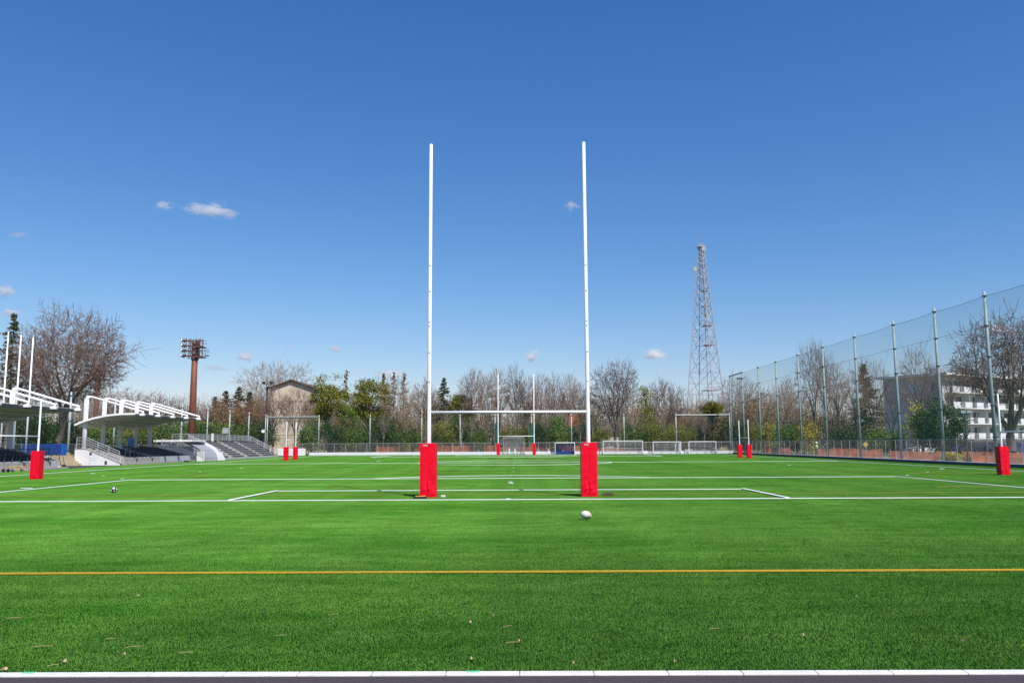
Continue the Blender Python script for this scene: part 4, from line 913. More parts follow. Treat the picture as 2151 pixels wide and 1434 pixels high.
# middle roofed stand
tB = thing('roofed_stand', 'middle grandstand with white mast-hung curved roof and white end wall', 'grandstand', (0, 0, 0))
YB0 = 76.4; ysB = [YB0+.2+3.4*k for k in range(5)]
canopy(tB, ysB)
ew = end_wall(tB, YB0-.05, YB0+.25)
b = MB(); b.box(-39.6, -38.7, YB0-.058, YB0-.052, .93, .95); b.box(-39.5, -38.9, YB0-.058, YB0-.052, .45, .47); b.box(-39.5, -39.48, YB0-.058, YB0-.052, .45, .7); b.box(-39.5, -38.9, YB0-.058, YB0-.052, .68, .7)
b.box(-39.6, -39.58, YB0-.058, YB0-.052, .02, .93); obj('hatch_outline', b, 'riser', ew)
obj('vent', MB().box(-39.6, -39.4, YB0-.10, YB0-.055, 1.0, 1.2), 'darkrail', ew); obj('vent', MB().box(-38.15, -37.95, YB0-.10, YB0-.055, .12, .42), 'darkrail', ew)
rail(tB, [(XFr-.1, YB0+.1, .25), (-40.0, YB0+.1, 1.55)], 1.0, bars=4, step=1.2, pick=True); rail(tB, [(-40.0, YB0+.1, 1.55), (XBk+.05, YB0+.1, 1.55)], 1.0, bars=3, pick=True)
rows(tB, YB0+.3, 93.2, XFr, XBk+.25, 7, .55, 1.55, aisles=(YB0+1.0, 83.5, 92.3))
obj('front_wall', MB().box(XFr+.003, XFr+.2, YB0+.6, 84.5, 0, .62), 'conc', tB); obj('foundation', MB().box(XFr+.21, XFr+.5, YB0+.3, 93.0, -.02, .14), 'conc', tB)
rail(tB, [(XFr+.1, YB0+.8, .62), (XFr+.1, 84.4, .62)], .95, 'darkrail', 2, .95)
rail(tB, [(XBk+.1, YB0+.4, 1.55), (XBk+.1, 93.0, 1.55)], 1.05, 'darkrail', 3, 1.7, name='back_rail')
b = MB(); b.box(XBk+.12, XBk+.18, YB0+.6, 93.0, 1.95, 2.05); obj('back_bench', b, 'darkrail', tB)
obj('cabinet', MB().box(XBk+.2, XBk+.7, 86.2, 86.6, 1.55, 2.6), 'paleblue', tB, bevel=.02)
rail(tB, [(XFr-.2, 93.05, .5), (-40.2, 93.05, 1.6)], .95, 'rail', 4, 1.1)
# left roofed stand
tA = thing('roofed_stand', 'left grandstand with the same mast-hung roof, cut off by the left edge', 'grandstand', (0, 0, 0))
ysA = [65.3-3.4*k for k in range(6)][::-1]
canopy(tA, ysA)
rows(tA, 46, 66.2, XFr, XBk+.25, 7, .55, 1.55, aisles=(65.5, 58, 50))
obj('front_wall', MB().box(XFr+.003, XFr+.2, 46, 64.8, 0, .62), 'conc', tA); obj('foundation', MB().box(XFr+.21, XFr+.6, 46, 66.6, -.02, .14), 'conc', tA)
rail(tA, [(XFr+.1, 46, .62), (XFr+.1, 64.6, .62)], .95, 'darkrail', 2, .95)
rail(tA, [(XBk+.1, 46, 1.55), (XBk+.1, 66, 1.55)], 1.05, 'darkrail', 3, 1.7, name='back_rail')
rail(tA, [(XFr, 66.3, .2), (-40.0, 66.3, 1.55)], .95, 'rail', 4, 1.1)
b = MB(); b.prism([(XFr+.05, 0), (XFr+.05, .16), (-40.0, 1.5), (XBk, 1.5), (XBk, 0)], 'y', 66.25, 66.5); obj('end_wall', b, 'whitewall', tA)
# stair between left and middle stands
t = thing('stone_stair', 'pale steps beside a white wall between the two roofed stands', 'stair', (0, 0, 0)); b = MB()
for k in range(6): b.box(-41.3, -39.6-.0+(-.28*k)+1.0, 76.9-.0+.002*k, 78.1-.002*k, .0, .2*(k+1))
tag(t, 'pale steps beside a white wall between the two roofed stands', 'stair'); s_ = obj('steps', b, 'step', t); s_.location = (-1.7, -1.2, 0)
obj('side_wall', MB().box(-44.2, -42.4, 74.6, 74.8, 0, 1.05), 'whitewall', t)
# open bleachers
tC = thing('open_bleachers', 'open terraced bleachers with rows of dark seats and sandy aisle steps', 'bleachers', (0, 0, 0))
YC0, YC1 = 99.0, 122.0
rows(tC, YC0, YC1, -35.6, -39.7, 8, .0, 2.15, aisles=(103.3, 109.2, 115.6))
rail(tC, [(-39.65, YC0, 2.15), (-39.65, YC1, 2.15)], 1.0, 'rail', 3, 1.6, name='back_rail', pick=True)
rail(tC, [(-35.5, YC1+.1, .1), (-39.6, YC1+.1, 2.15)], .9, 'rail', 4, 1.2); rail(tC, [(-35.6, YC0-.1, .3), (-39.6, YC0-.1, 2.15)], .95, 'rail', 4, 1.1, pick=True); rail(tC, [(-39.6, YC0-.1, 2.15), (-41.5, YC0-.1, 2.15)], .95, 'rail', 3, 1.)
b = MB(); b.prism([(-35.45, 0), (-35.45, .08), (-39.6, 2.1), (-39.75, 2.1), (-39.75, 0)], 'y', YC1+.01, YC1+.25); obj('side_kerb', b, 'step', tC)
obj('banner', MB().box(-39.62, -39.5, 106.6, 107.1, 2.1, 3.3), 'white', tC)
# stair shelter between stand and bleachers
tS = thing('shelter', 'white-walled shelter with curved clear roof between middle stand and bleachers', 'shelter', (0, 0, 0))
arc = [(-35.7+(-3.6)*(1-math.cos(a)), 2.15*math.sin(a)) for a in np.linspace(0, math.pi/2, 9)]
b = MB(); y0, y1 = 94.6, 98.3; n = len(arc)
b.add([(x, y0, z) for x, z in arc]+[(x, y1, z) for x, z in arc], [(i, i+1, n+i+1, n+i) for i in range(n-1)]); gl = obj('glazing', b, 'poly', tS)
b = MB()
for y in np.linspace(y0, y1, 6): b.tube([(x+.02, y, z+.02) for x, z in arc], .035, 6)
for i in (0, 3, 6, 8): b.tube([(arc[i][0]+.02, y0, arc[i][1]+.02), (arc[i][0]+.02, y1, arc[i][1]+.02)], .035, 6)
obj('glazing_bar', b, 'riser', gl)
out = [(x+.28, z+.2) for x, z in arc]
b = MB(); b.prism([(-34.9, 0), (-34.9, .12), (-35.3, .9), ]+[(x, z) for x, z in out if z > .95]+[(-40.4, 2.5), (-40.4, 0)], 'y', y1+.02, y1+.3); obj('side_wall', b, 'whitewall', tS)
b = MB(); b.prism([(-35.5, 0), (-35.5, 1.1), (-36.3, 1.1), (-36.3, 0)], 'y', y0-1.2, y0-.9); obj('pier', b, 'whitewall', tS)
b = MB(); b.prism([(-36.4, 0), (-36.4, .5), (-39.6, 2.2), (-41.2, 2.2), (-41.2, 0)], 'y', y0-.3, y0-.03); obj('stair_wall', b, 'kerbgrey', tS)
obj('lintel', MB().box(-41.6, -37.2, y0-.5, y1+.0, 2.2, 2.42), 'whitewall', tS)
rail(tS, [(-35.6, y0-1.3, .3), (-38.5, y0-1.3, 1.6)], .7, 'rail', 3, 1.0)
# folded white cover on the ground
rr = random.Random(2); p = gp(360, 970); t = thing('cover_sheet', 'crumpled white and dark cover sheet heaped in front of the middle stand', 'sheet', (p.x, p.y, .02)); b = MB(); nx_, ny_ = 18, 6
for i in range(nx_+1):
    for j in range(ny_+1): u, v_ = i/nx_, j/ny_; b.v.append((-.9+1.6*u, -.4+.8*v_, (.36*math.sin(math.pi*u)**.5*math.sin(math.pi*v_)**.6)*(.6+.5*rr.random()) if 0 < i < nx_ and 0 < j < ny_ else 0))
for i in range(nx_):
    for j in range(ny_): a = i*(ny_+1)+j; b.f.append((a, a+ny_+1, a+ny_+2, a+1))
obj('sheet', b, 'white', t)
b = MB(); b.box(.4, 1.9, -.2, .3, .0, .12); obj('dark_sheet', b, 'black', t, bevel=.03)
# blue covered equipment cart
p = gp(128, 981.5); t = thing('equipment_cart', 'blue-covered wheeled equipment cart at the end of the left stand', 'cart', (p.x, p.y, 0)); s = FPX/p.y
b = MB(); b.prism([(-3.7, 1.25), (-3.3, 1.95), (.05, 1.98), (-.1, 1.05), (-3.2, .95)], 'y', -.05, .6); obj('cover', b, 'blue', t, bevel=.03)
b = MB(); b.prism([(-.05, 1.0), (.0, 1.96), (.1, 1.96), (.06, 1.0)], 'y', -.06, .61); obj('edge_panel', b, 'bluebright', t)
b = MB(); b.tube([(-.2, 0, 1.1), (-.05, 0, .2)], .03, 6); b.tube([(.05, 0, 1.1), (.3, 0, .2)], .03, 6); b.tube([(-.1, .1, .22), (.35, .1, .22)], .03, 6); b.tube([(-3.3, .3, 1.0), (-3.3, .3, 0)], .04, 6); obj('leg', b, 'darkrail', t)
b = MB(); b.tube([(.25, -.03, .13), (.25, .04, .13)], .13, 14); obj('wheel', b, 'tyre', t)
# wooden stools in front of left stand
for px, lab in ((35, 'small wooden stool in front of the left stand, left one'), (54, 'small wooden stool in front of the left stand, right one')):
    p = gp(px, 989); t = thing('wooden_stool', lab, 'stool', (-36.0, FPX*36.0/(1087.8-px), 0), 0, 'wooden stools by the left stand'); obj('seat', MB().box(-.25, .25, -.15, .15, .32, .37), 'yellow', t, bevel=.01)
    for sx in (-1, 1):
        for sy in (-1, 1): obj('leg', MB().tube([(sx*.2, sy*.11, .32), (sx*.26, sy*.14, 0)], .02, 6), 'yellow', t)
p = gp(18, 990); t = thing('dumbbell', 'small dark round weight at the foot of the left stand', 'weight', (-36.0, FPX*36.0/(1087.8-18), .0)); b = MB(); b.tube([(-.2, 0, .12), (.2, 0, .12)], .03, 8); b.tube([(-.24, 0, .12), (-.14, 0, .12)], .12, 12); b.tube([(.14, 0, .12), (.24, 0, .12)], .12, 12); obj('bar', b, 'black', t)
# flagpoles
for k, (bx, tx, ty, lab) in enumerate(((4, 18, 696, 'white flagpole, leftmost of three behind the left stand'), (31, 44.5, 702, 'white flagpole, middle of three behind the left stand'), (57, 70, 707.5, 'white flagpole, rightmost of three behind the left stand'))):
    Y = 69.8; q = at(tx, ty, Y+.0); t = thing('flagpole', lab, 'flagpole', (q.x, Y, 0), 0, 'flagpoles behind the left stand'); obj('pole', MB().tube([(0, 0, 0), (0, 0, q.z*.5), (0, 0, q.z)], [.085, .075, .05], 10), 'white', t, True); obj('cap', MB().lathe([(.01, q.z+.16), (.09, q.z+.1), (.1, q.z+.04), (.05, q.z+.002)], n=10), 'galv', t, True)

# ------------------------------------------------------------------ floodlights, lamp, clock, sign
def floodlight(Y, px, top, bottomw, label, seed, wide):
    p = at(px, 930, Y); H = at(px, top, Y).z; t = thing('floodlight_tower', label, 'floodlight', (p.x, Y, 0), 0, None)
    obj('pole', MB().tube([(0, 0, 0), (0, 0, H*.5), (0, 0, H-.3)], [bottomw, bottomw*.88, bottomw*.72], 20), 'rust', t, True)
    fr = MB(); z1 = H-.2; hz = 2.55
    for k in range(4):
        z = z1-k*.78; fr.box(-1.75, .9, -.55, -.45, z-.05, z+.05); fr.box(-1.75, .9, .45, .55, z-.05, z+.05)
        fr.box(-.45, .45, -.42, .42, z-.62, z-.18)
        for x in (-1.7, -1.0, .2, .8): fr.box(x-.05, x+.05, -.45, .45, z-.04, z+.04)
    for x in (-1.2, -.55, .3, .9):
        for y in (-.5, .5): fr.box(x-.045, x+.045, y-.045, y+.045, z1-hz, z1+.35)
    for z in (z1-2.5, z1-.95): fr.box(-.2, 1.5, -.7, .7, z-.14, z+.0)
    fr.box(1.5, 2.1, -.3, .3, z1-2.4, z1-2.32) if not wide else fr.box(-2.2, 2.2, -.7, .7, z1-2.6, z1-2.45)
    if wide: fr.box(-2.2, 2.2, -.8, .8, z1-.95, z1-.8)
    obj('head_frame', fr, 'rustd', t)
    rl = MB()
    for zb in (z1-2.5, z1-.95):
        for z in (.5, .95):
            rl.tube([(.3, -.7, zb+z), (1.5, -.7, zb+z), (1.5, .7, zb+z)], .03, 5)
        for x in (.3, .9, 1.5): rl.tube([(x, -.7, zb), (x, -.7, zb+.95)], .03, 5)
    if not wide:
        for z in (z1-2.32, z1-1.7, z1-1.4): rl.tube([(1.5, -.3, z), (2.1, -.3, z), (2.1, .3, z)], .03, 5)
        for x in (1.75, 2.1): rl.tube([(x, -.3, z1-2.3), (x, -.3, z1-1.4)], .03, 5)
    obj('guard_rail', rl, 'rustd', t)
    xs = (-1.85,) if not wide else (-1.9, -.8, .5, 1.6)
    for k in range(4 if not wide else 3):
        for x in xs:
            for y in ((-.35, .4) if not wide else (-.9,)):
                z = z1+.1-k*.78; l = MB(); d = Vector((-.9, -.25, -.5)) if not wide else Vector((.5, -.8, -.4)); d.normalize(); c = Vector((x, y, z)); l.tube([c-d*.28, c-d*.1, c+d*.12, c+d*.2], [.1, .22, .33, .34], 12); obj('lamp', l, 'lampglass', t, True)
    for x in (-.7, .05): 
        bx = MB()
        for k in range(4): bx.box(x-.14, x+.14, -.62, -.52, z1-k*.78-.5, z1-k*.78-.12)
        obj('ballast_box', bx, 'lampglass', t)
    obj('lightning_rod', MB().tube([(.1, 0, H-.3), (.1, 0, H+2.1)], .03, 5), 'galv', t)
floodlight(125, 401.5, 713, .56, 'tall rusty brown floodlight tower between the middle stand and bleachers', 1, False)
floodlight(165, 197, 768, .52, 'distant brown floodlight tower seen through the huge bare tree', 2, True)
Y = 139.8; p = at(558, 930, Y); H = at(558, 806, Y).z; t = thing('lamp_post', 'black lamp post with small floodlights left of the gabled building', 'lamp post', (p.x, Y, 0)); obj('pole', MB().tube([(0, 0, 0), (0, 0, H)], [.22, .15], 10), 'black', t, True)
b = MB(); b.tube([(-.7, 0, H-.1), (.7, 0, H-.1)], .05, 6); obj('arm', b, 'black', t)
for x in (-.65, .65): obj('lamp', MB().box(x-.25, x+.25, -.2, .2, H, H+.35), 'black', t, bevel=.04)
obj('lamp', MB().lathe([(.05, H-.2), (.24, H-.3), (.26, H-.5), (.1, H-.6)], (.1, -.3, 0), 12), 'lampglass', t, True)
Y = 132; p = at(552.5, 930, Y); t = thing('clock', 'round white-faced clock on a black post behind the bleachers', 'clock', (p.x, Y, 0)); z = at(552.5, 905, Y).z; obj('post', MB().tube([(0, 0.1, 0), (0, 0.1, z)], .09, 8), 'black', t); b = MB(); b.tube([(0, .08, z), (0, -.1, z)], .34, 20); b.lathe([(.2, z+.3), (.28, z+.42), (.05, z+.62), (.01, z+.62)], (0, 0, 0), 10); obj('case', b, 'black', t); obj('dial', MB().tube([(0, -.104, z), (0, -.13, z)], .29, 20), 'clock', t)
b = MB(); b.obox((0, -.14, z), (.08, -.14, z+.17), .03, .01); b.obox((0, -.14, z), (-.03, -.14, z+.23), .02, .01); obj('hand', b, 'black', t)
Y = 124.5; p = at(473, 930, Y); a_ = at(467, 910, Y); c_ = at(479.5, 899, Y); t = thing('scoreboard', 'grey sign board on a post behind the bleachers', 'board', (p.x, Y, 0)); obj('panel', MB().box(-.45, .45, -.06, .06, a_.z, c_.z), 'riser', t, bevel=.02); obj('frame', MB().box(-.5, .5, -.03, .05, a_.z-.05, c_.z+.05), 'galv', t); obj('post', MB().tube([(0, .1, 0), (0, .1, c_.z)], .06, 8), 'darkrail', t)
Y = 60.; p = at(2019, 930, 66); t = thing('floodlight_pole', 'dark pole with two horizontal green-grey lamps left of the right small goal', 'lamp post', (XF+1.0, FPX*(XF+1)/(2019-1087.8), 0)); Yq = t.location.y; z = at(2018, 866, Yq).z; obj('pole', MB().tube([(0, 0, 0), (0, 0, z-.15)], .07, 8), 'darkrail', t); obj('arm', MB().box(-.45, .5, -.04, .04, z-.15, z-.09), 'darkrail', t)
for x in (-.38, .1): obj('lamp', MB().box(x, x+.42, -.14, .14, z-.08, z+.12), 'galvgreen', t, bevel=.03)
Y = RP[1][1]; t = thing('net_lamp', 'lamp cluster mounted near the top of the second corner pole', 'lamp', (RP[1][0], Y, 0)); b = MB(); b.tube([(0, -.3, 12.2), (-.9, -.3, 12.2)], .05, 6); obj('arm', b, 'darkrail', t)
for k in range(3): obj('lamp', MB().box(-.95+k*.35, -.7+k*.35, -.55, -.3, 11.9, 12.15), 'darkrail', t, bevel=.03)

# ------------------------------------------------------------------ lattice tower
def lattice():
    Y = 290.; s = FPX/Y; p = at(1486, 930, Y); H = at(1474, 517, Y).z; t = thing('lattice_tower', 'tall pale steel lattice mast with antenna dishes beyond the trees', 'tower', (p.x, Y, 0), R(8))
    def hw(z): return (16.6*(1-z/72)+2.0*(z/72))/2
    def leg(k, z): a = R(90*k); return Vector((math.cos(a)*hw(z), math.sin(a)*hw(z), z))
    for k in range(4): obj('leg', MB().tube([leg(k, 0), leg(k, H*.5), leg(k, H)], [.20, .16, .12], 6), 'lattice', t)
    zs = [0]; 
    while zs[-1] < H-1: zs.append(zs[-1]+max(2*hw(zs[-1])*.60, 1.7))
    zs = [z*H/zs[-1] for z in zs]
    for i, (a, c) in enumerate(zip(zs, zs[1:])):
        b = MB()
        for k in range(4):
            k2 = (k+1) % 4; m_ = (a+c)/2
            b.tube([leg(k, a), leg(k2, c)], .085, 4, False); b.tube([leg(k2, a), leg(k, c)], .085, 4, False)
            b.tube([leg(k, c), leg(k2, c)], .06, 4, False)
            cen = (leg(k, m_)+leg(k2, m_))/2
            b.tube([leg(k, m_), cen], .045, 4, False); b.tube([leg(k2, m_), cen], .045, 4, False)
            for f in (.25, .75):
                z = a+(c-a)*f; q = leg(k, z).lerp(leg(k2, z), .25 if f == .25 else .25); b.tube([leg(k, z), q], .035, 3, False); q = leg(k, z).lerp(leg(k2, z), .75); b.tube([leg(k2, z), q], .035, 3, False)
        obj('bracing', b, 'lattice', t)
    for z in (20, 36, 43, 50, 55.5, 60, 65, H-2.5):
        b = MB(); w_ = hw(z)*.62; b.box(-w_*.1, w_*1.1, -w_*.8, w_*.8, z-.1, z+.05)
        for q in (.6, 1.1): b.tube([(-w_*.1, -w_*.8, z+q), (w_*1.1, -w_*.8, z+q), (w_*1.1, w_*.8, z+q)], .04, 4)
        obj('platform', b, 'latred', t)
    b = MB(); b.box(-1.2, 1.2, -1.2, 1.2, H-.4, H-.2)
    for q in (.5, 1.0): b.tube([(-1.3, -1.3, H+q-.3), (1.3, -1.3, H+q-.3), (1.3, 1.3, H+q-.3), (-1.3, 1.3, H+q-.3), (-1.3, -1.3, H+q-.3)], .05, 4)
    obj('platform', b, 'riser', t)
    b = MB()
    for x, y in ((1.2, 0), (1.2, .6)): b.tube([(x, y, 0), (x*.4, y, H)], .08, 4)
    z = 1
    while z < H: b.tube([(1.2-.8*z/H, 0, z), (1.2-.8*z/H, .6, z)], .04, 3); z += .8
    obj('ladder', b, 'lattice', t)
    obj('mast', MB().tube([(0, 0, H-1), (0, 0, at(1473, 489, Y).z)], .07, 6), 'latred', t)
    for px, py, r_ in ((1458, 566.5, .85), (1478, 664.5, .75), (1476, 524, .8)):
        q = at(px, py, Y); lc = Matrix.Rotation(-R(8), 3, 'Z') @ Vector((q.x-p.x, 0, 0)); b = MB(); yy_ = -hw(q.z)*.7 if px > 1460 else -.3; c = Vector((lc.x, yy_, q.z)); b.tube([c+Vector((0, .5, 0)), c+Vector((0, -.1, 0)), c+Vector((0, -.5, 0))], [r_*.5, r_, r_], 16); b.tube([c+Vector((0, .4, 0)), Vector((lc.x*.3, 0, q.z))], .08, 5); obj('dish', b, 'curtain', t)
lattice()

# ------------------------------------------------------------------ buildings
def gable_house():
    Y = 158.; x0, x1 = at(566, 930, Y).x, at(653, 930, Y).x; zE = at(600, 814, Y).z; zA = at(612, 799, Y).z; xm = (x0+x1)/2; t = thing('gabled_building', 'tall cream rendered gabled building with dark roof edge behind bare trees', 'building', (xm, Y, 0)); hw_ = (x1-x0)/2
    b = MB(); b.prism([(-hw_, 0), (hw_, 0), (hw_, zE), (0, zA), (-hw_, zE)], 'y', 0, 14); obj('wall', b, 'cream', t)
    e = .45; sl_ = (zA-zE)/hw_; b = MB(); b.prism([(-hw_-e, zE-sl_*e+.02), (0, zA+.02), (hw_+e, zE-sl_*e+.02), (hw_+e, zE-sl_*e+.2), (0, zA+.22), (-hw_-e, zE-sl_*e+.2)], 'y', -.6, 14.6); obj('roof', b, 'brownroof', t)
    for z in (3.2, 6.2, 9.2): obj('window', MB().box(-hw_-.06, -hw_-.004, 3, 5, z, z+1.3), 'glass', t)
    b = MB()
    for z in (3.6, 6.8, 10): b.box(-hw_+.02, hw_-.02, -.02, -.003, z, z+.06)
    obj('string_course', b, 'brownroof', t)
gable_house()
# small houses glimpsed through the far trees
Y = 168.; x0, x1 = at(1190, 930, Y).x, at(1216, 930, Y).x; z1 = at(1200, 897, Y).z; t = thing('house', 'small cream house with red roof glimpsed left of the near right post', 'house', ((x0+x1)/2, Y, 0)); h_ = (x1-x0)/2
obj('wall', MB().box(-h_, h_, 0, 7, 0, z1), 'cream', t); b = MB(); b.prism([(-.5, z1+.003), (7.5, z1+.003), (3.5, z1+2.6)], 'x', -h_-.5, h_+.5); obj('roof', b, mat('red_tiles', (.30, .07, .05), .8, .15, 2), t); obj('window', MB().box(-.6, .5, -.05, -.004, 1.2, 2.4), 'glass', t)
Y = 175.; x0, x1 = at(1262, 930, Y).x, at(1300, 930, Y).x; t = thing('house', 'low pale wall of a house glimpsed behind the large rounded bare tree', 'house', ((x0+x1)/2, Y, 0)); h_ = (x1-x0)/2
obj('wall', MB().box(-h_, h_, 0, 7, 0, 3.8), 'apt', t); b = MB(); b.prism([(-.5, 3.803), (7.5, 3.803), (3.5, 5.4)], 'x', -h_-.5, h_+.5); obj('roof', b, 'brownroof', t); obj('window', MB().box(-1, 1, -.05, -.004, 1.2, 2.4), 'glass', t)
def apartments():
    Yc = 149.; c = at(1987, 930, Yc); t = thing('apartment_block', 'five-storey white apartment block with long balconies behind the tall net', 'building', (c.x, Yc, 0), math.atan2(.537, .843))
    Lf, Wd, H = 46., 11.5, 13.7; fl = [2.25, 5.05, 7.85, 10.65]
    obj('wall', MB().box(0, Lf, 0, Wd, 0, H), 'apt', t)
    obj('gable_wall', MB().box(-.12, -.003, -.02, Wd+.02, 0, H), 'aptside', t)
    b = MB(); b.box(-1.0, Lf+1, -1.5, Wd+1.0, H+.003, H+.42); obj('roof', b, 'whitewall', t)
    b = MB(); b.box(.6, 2.0, 1, 2.6, H+.423, H+1.5); obj('roof_tank', b, 'conc', t)
    bay = 3.9
    for z in fl:
        b = MB(); b.box(.8, Lf, -1.35, -.003, z-.14, z); bo = obj('balcony', b, 'whitewall', t)
        r_ = MB(); x = 1.0; k = 0
        while x < Lf-2:
            w_ = 2.35 if k % 2 == 0 else 1.45
            if k % 2 == 0: r_.box(x, x+w_-.05, -1.34, -1.28, z+.003, z+1.05)
            x += w_; k += 1
        obj('parapet', r_, 'whitewall', bo)
        r_ = MB(); x = 1.0; k = 0
        while x < Lf-2:
            w_ = 2.35 if k % 2 == 0 else 1.45
            if k % 2:
                r_.box(x, x+w_, -1.34, -1.28, z+1.0, z+1.05); r_.box(x, x+w_, -1.34, -1.28, z+.06, z+.1)
                for q in np.arange(x+.05, x+w_, .16): r_.box(q, q+.035, -1.33, -1.29, z+.1, z+1.0)
            x += w_; k += 1
        obj('railing', r_, 'galv', bo)
    for z in [-.4]+fl:
        x = 1.4; k = 0
        while x < Lf-3:
            wf = MB(); w_ = 1.8; zb = z+.05 if z > 0 else .4; wf.box(x, x+w_, -.045, -.004, zb, z+2.05); wo_ = obj('window', wf, 'glass', t)
            f_ = MB(); f_.box(x-.06, x, -.07, -.004, zb, z+2.05); f_.box(x+w_, x+w_+.06, -.07, -.004, zb, z+2.05); f_.box(x+w_/2-.03, x+w_/2+.03, -.06, -.046, zb, z+2.05); f_.box(x-.06, x+w_+.06, -.07, -.004, z+2.052, z+2.12); obj('frame', f_, 'galv', wo_)
            if k % 3 != 1: obj('curtain', MB().box(x+.08+(k % 2)*.8, x+.85+(k % 2)*.85, -.052, -.047, zb+.05, z+1.98), 'curtain', wo_)
            if k % 2:
                obj('partition', MB().box(x+w_+.5, x+w_+.56, -1.27, -.004, zb, z+2.3), 'apt', t) if z > 0 else None
            x += bay*.5+.75; k += 1
    for z in fl: obj('gable_window', MB().box(-.16, -.122, .9, 1.9, z+.8, z+1.9), 'glass', t)
apartments()
def car(px, Y, m_, label, L=4.3, h=1.5, rz=0, van=False):
    p = at(px, 940, Y); t = thing('parked_car', label, 'car', (p.x, Y, 0), rz, 'cars parked before the apartment block')
    pr = [(-L/2, .3), (-L/2, .85), (-L/2+.15, .95), (-L/4, 1.0), (-L/8, h), (L/4, h), (L/2-.35, 1.0), (L/2, .9), (L/2, .3)] if not van else [(-L/2, .3), (-L/2, .9), (-L/2+.5, 1.1), (-L/3, h), (L/2-.1, h), (L/2, .3)]
    obj('body', MB().prism(pr, 'y', -.85, .85), m_, t, bevel=.07)
    obj('window', MB().prism([(-L/5, 1.02), (-L/9, h-.08), (L/4-.05, h-.08), (L/3, 1.02)], 'y', -.858, .858), 'glass', t)
    for x in (-L/3, L/3):
        for y in (-.82, .82): w_ = obj('wheel', MB().tube([(x, y-.1, .32), (x, y+.1, .32)], .32, 16), 'tyre', t); obj('rim', MB().tube([(x, y-.11, .32), (x, y+.11, .32)], .18, 12), 'galv', w_)
    obj('headlight', MB().box(-L/2-.02, -L/2+.1, -.7, -.4, .62, .8), 'lampglass', t); obj('headlight', MB().box(-L/2-.02, -L/2+.1, .4, .7, .62, .8), 'lampglass', t)
car(2050, 112, 'car1', 'dark parked car left of the right small goal', 4.6, 1.75, .1, True); car(2020, 122, 'car3', 'dark blue parked car behind the floodlight pole', 4.2, 1.4, .2); car(2112, 108, 'car1', 'dark parked car hidden behind the great bare tree trunk', 4.4, 1.55, .1); car(2150, 104, 'car3', 'dark car at the right edge before the apartments', 4.4, 1.6, .1); car(1940, 118, 'car2', 'white parked car below the dense dark tree', 4.3, 1.5, .1)
b = MB(); b.box(0, 18, 0, .2, 0, 1.4); a = at(1988, 940, 130); o = obj('garden_wall', b, 'whitewall'); o.location = (a.x, 130, 0); o.rotation_euler.z = .2; tag(o, 'white garden wall below the apartment balconies', 'wall')

# ------------------------------------------------------------------ worker behind the side fence
def person(px, Y, label):
    p = at(px, 940, Y); t = thing('person', label, 'person', (p.x, Y, 0), R(20))
    import bmesh
    J = [(0, 0, .95), (0, -.02, 1.15), (0, -.02, 1.38), (0, -.03, 1.50), (0, -.05, 1.62), (0, -.05, 1.74), (.17, 0, 1.40), (.24, -.05, 1.14), (.16, -.26, 1.02), (-.17, 0, 1.40), (-.25, -.02, 1.13), (-.2, -.2, .95), (.1, 0, .88), (.13, -.06, .48), (.14, .0, .08), (.15, -.14, .04), (-.1, 0, .88), (-.12, .04, .48), (-.13, .1, .08), (-.14, -.04, .04)]
    Ed = [(0, 1), (1, 2), (2, 3), (3, 4), (4, 5), (2, 6), (6, 7), (7, 8), (2, 9), (9, 10), (10, 11), (0, 12), (12, 13), (13, 14), (14, 15), (0, 16), (16, 17), (17, 18), (18, 19)]
    Rr = [.15, .14, .15, .06, .095, .08, .065, .05, .035, .065, .05, .035, .095, .065, .045, .04, .095, .065, .045, .04]
    me = bpy.data.meshes.new('body'); me.from_pydata(J, Ed, []); o = link('body', me, 'cloth', t); sk = o.modifiers.new('skin', 'SKIN'); me.skin_vertices[0].data[0].use_root = True
    for i, r_ in enumerate(Rr): me.skin_vertices[0].data[i].radius = (r_, r_*.85)
    o.modifiers.new('sub', 'SUBSURF').levels = 1
    b = MB(); b.lathe([(.13, 0.93), (.19, .95), (.185, 1.15), (.215, 1.36), (.12, 1.47), (.10, 1.46)], (0, -.02, 0), 14); obj('vest', b, 'hivis', t, True)
    b = MB(); b.lathe([(.155, 1.70), (.14, 1.705), (.13, 1.76), (.08, 1.83), (.005, 1.85)], (0, -.05, 0), 14); obj('helmet', b, 'white', t, True)
    b = MB(); b.lathe([(.03, 1.52), (.085, 1.56), (.1, 1.62), (.095, 1.70)], (0, -.06, 0), 12); b.tube([(0, -.15, 1.64), (0, -.18, 1.61)], .018, 6); obj('face', b, 'skin', t, True)
person(1715, 112, 'worker in white helmet and hi-vis vest standing behind the side fence')
t = thing('warning_sign', 'orange diamond warning sign on a post behind the seventh net pole', 'sign', at(1818, 930, 100)*1); t.location.z = 0; z = at(1818, 933, 100).z
b = MB(); b.prism([(0, z-.33), (.33, z), (0, z+.33), (-.33, z)], 'y', -.03, .0); obj('panel', b, 'yellow', t); obj('post', MB().tube([(0, .05, 0), (0, .05, z+.3)], .04, 6), 'galv', t)

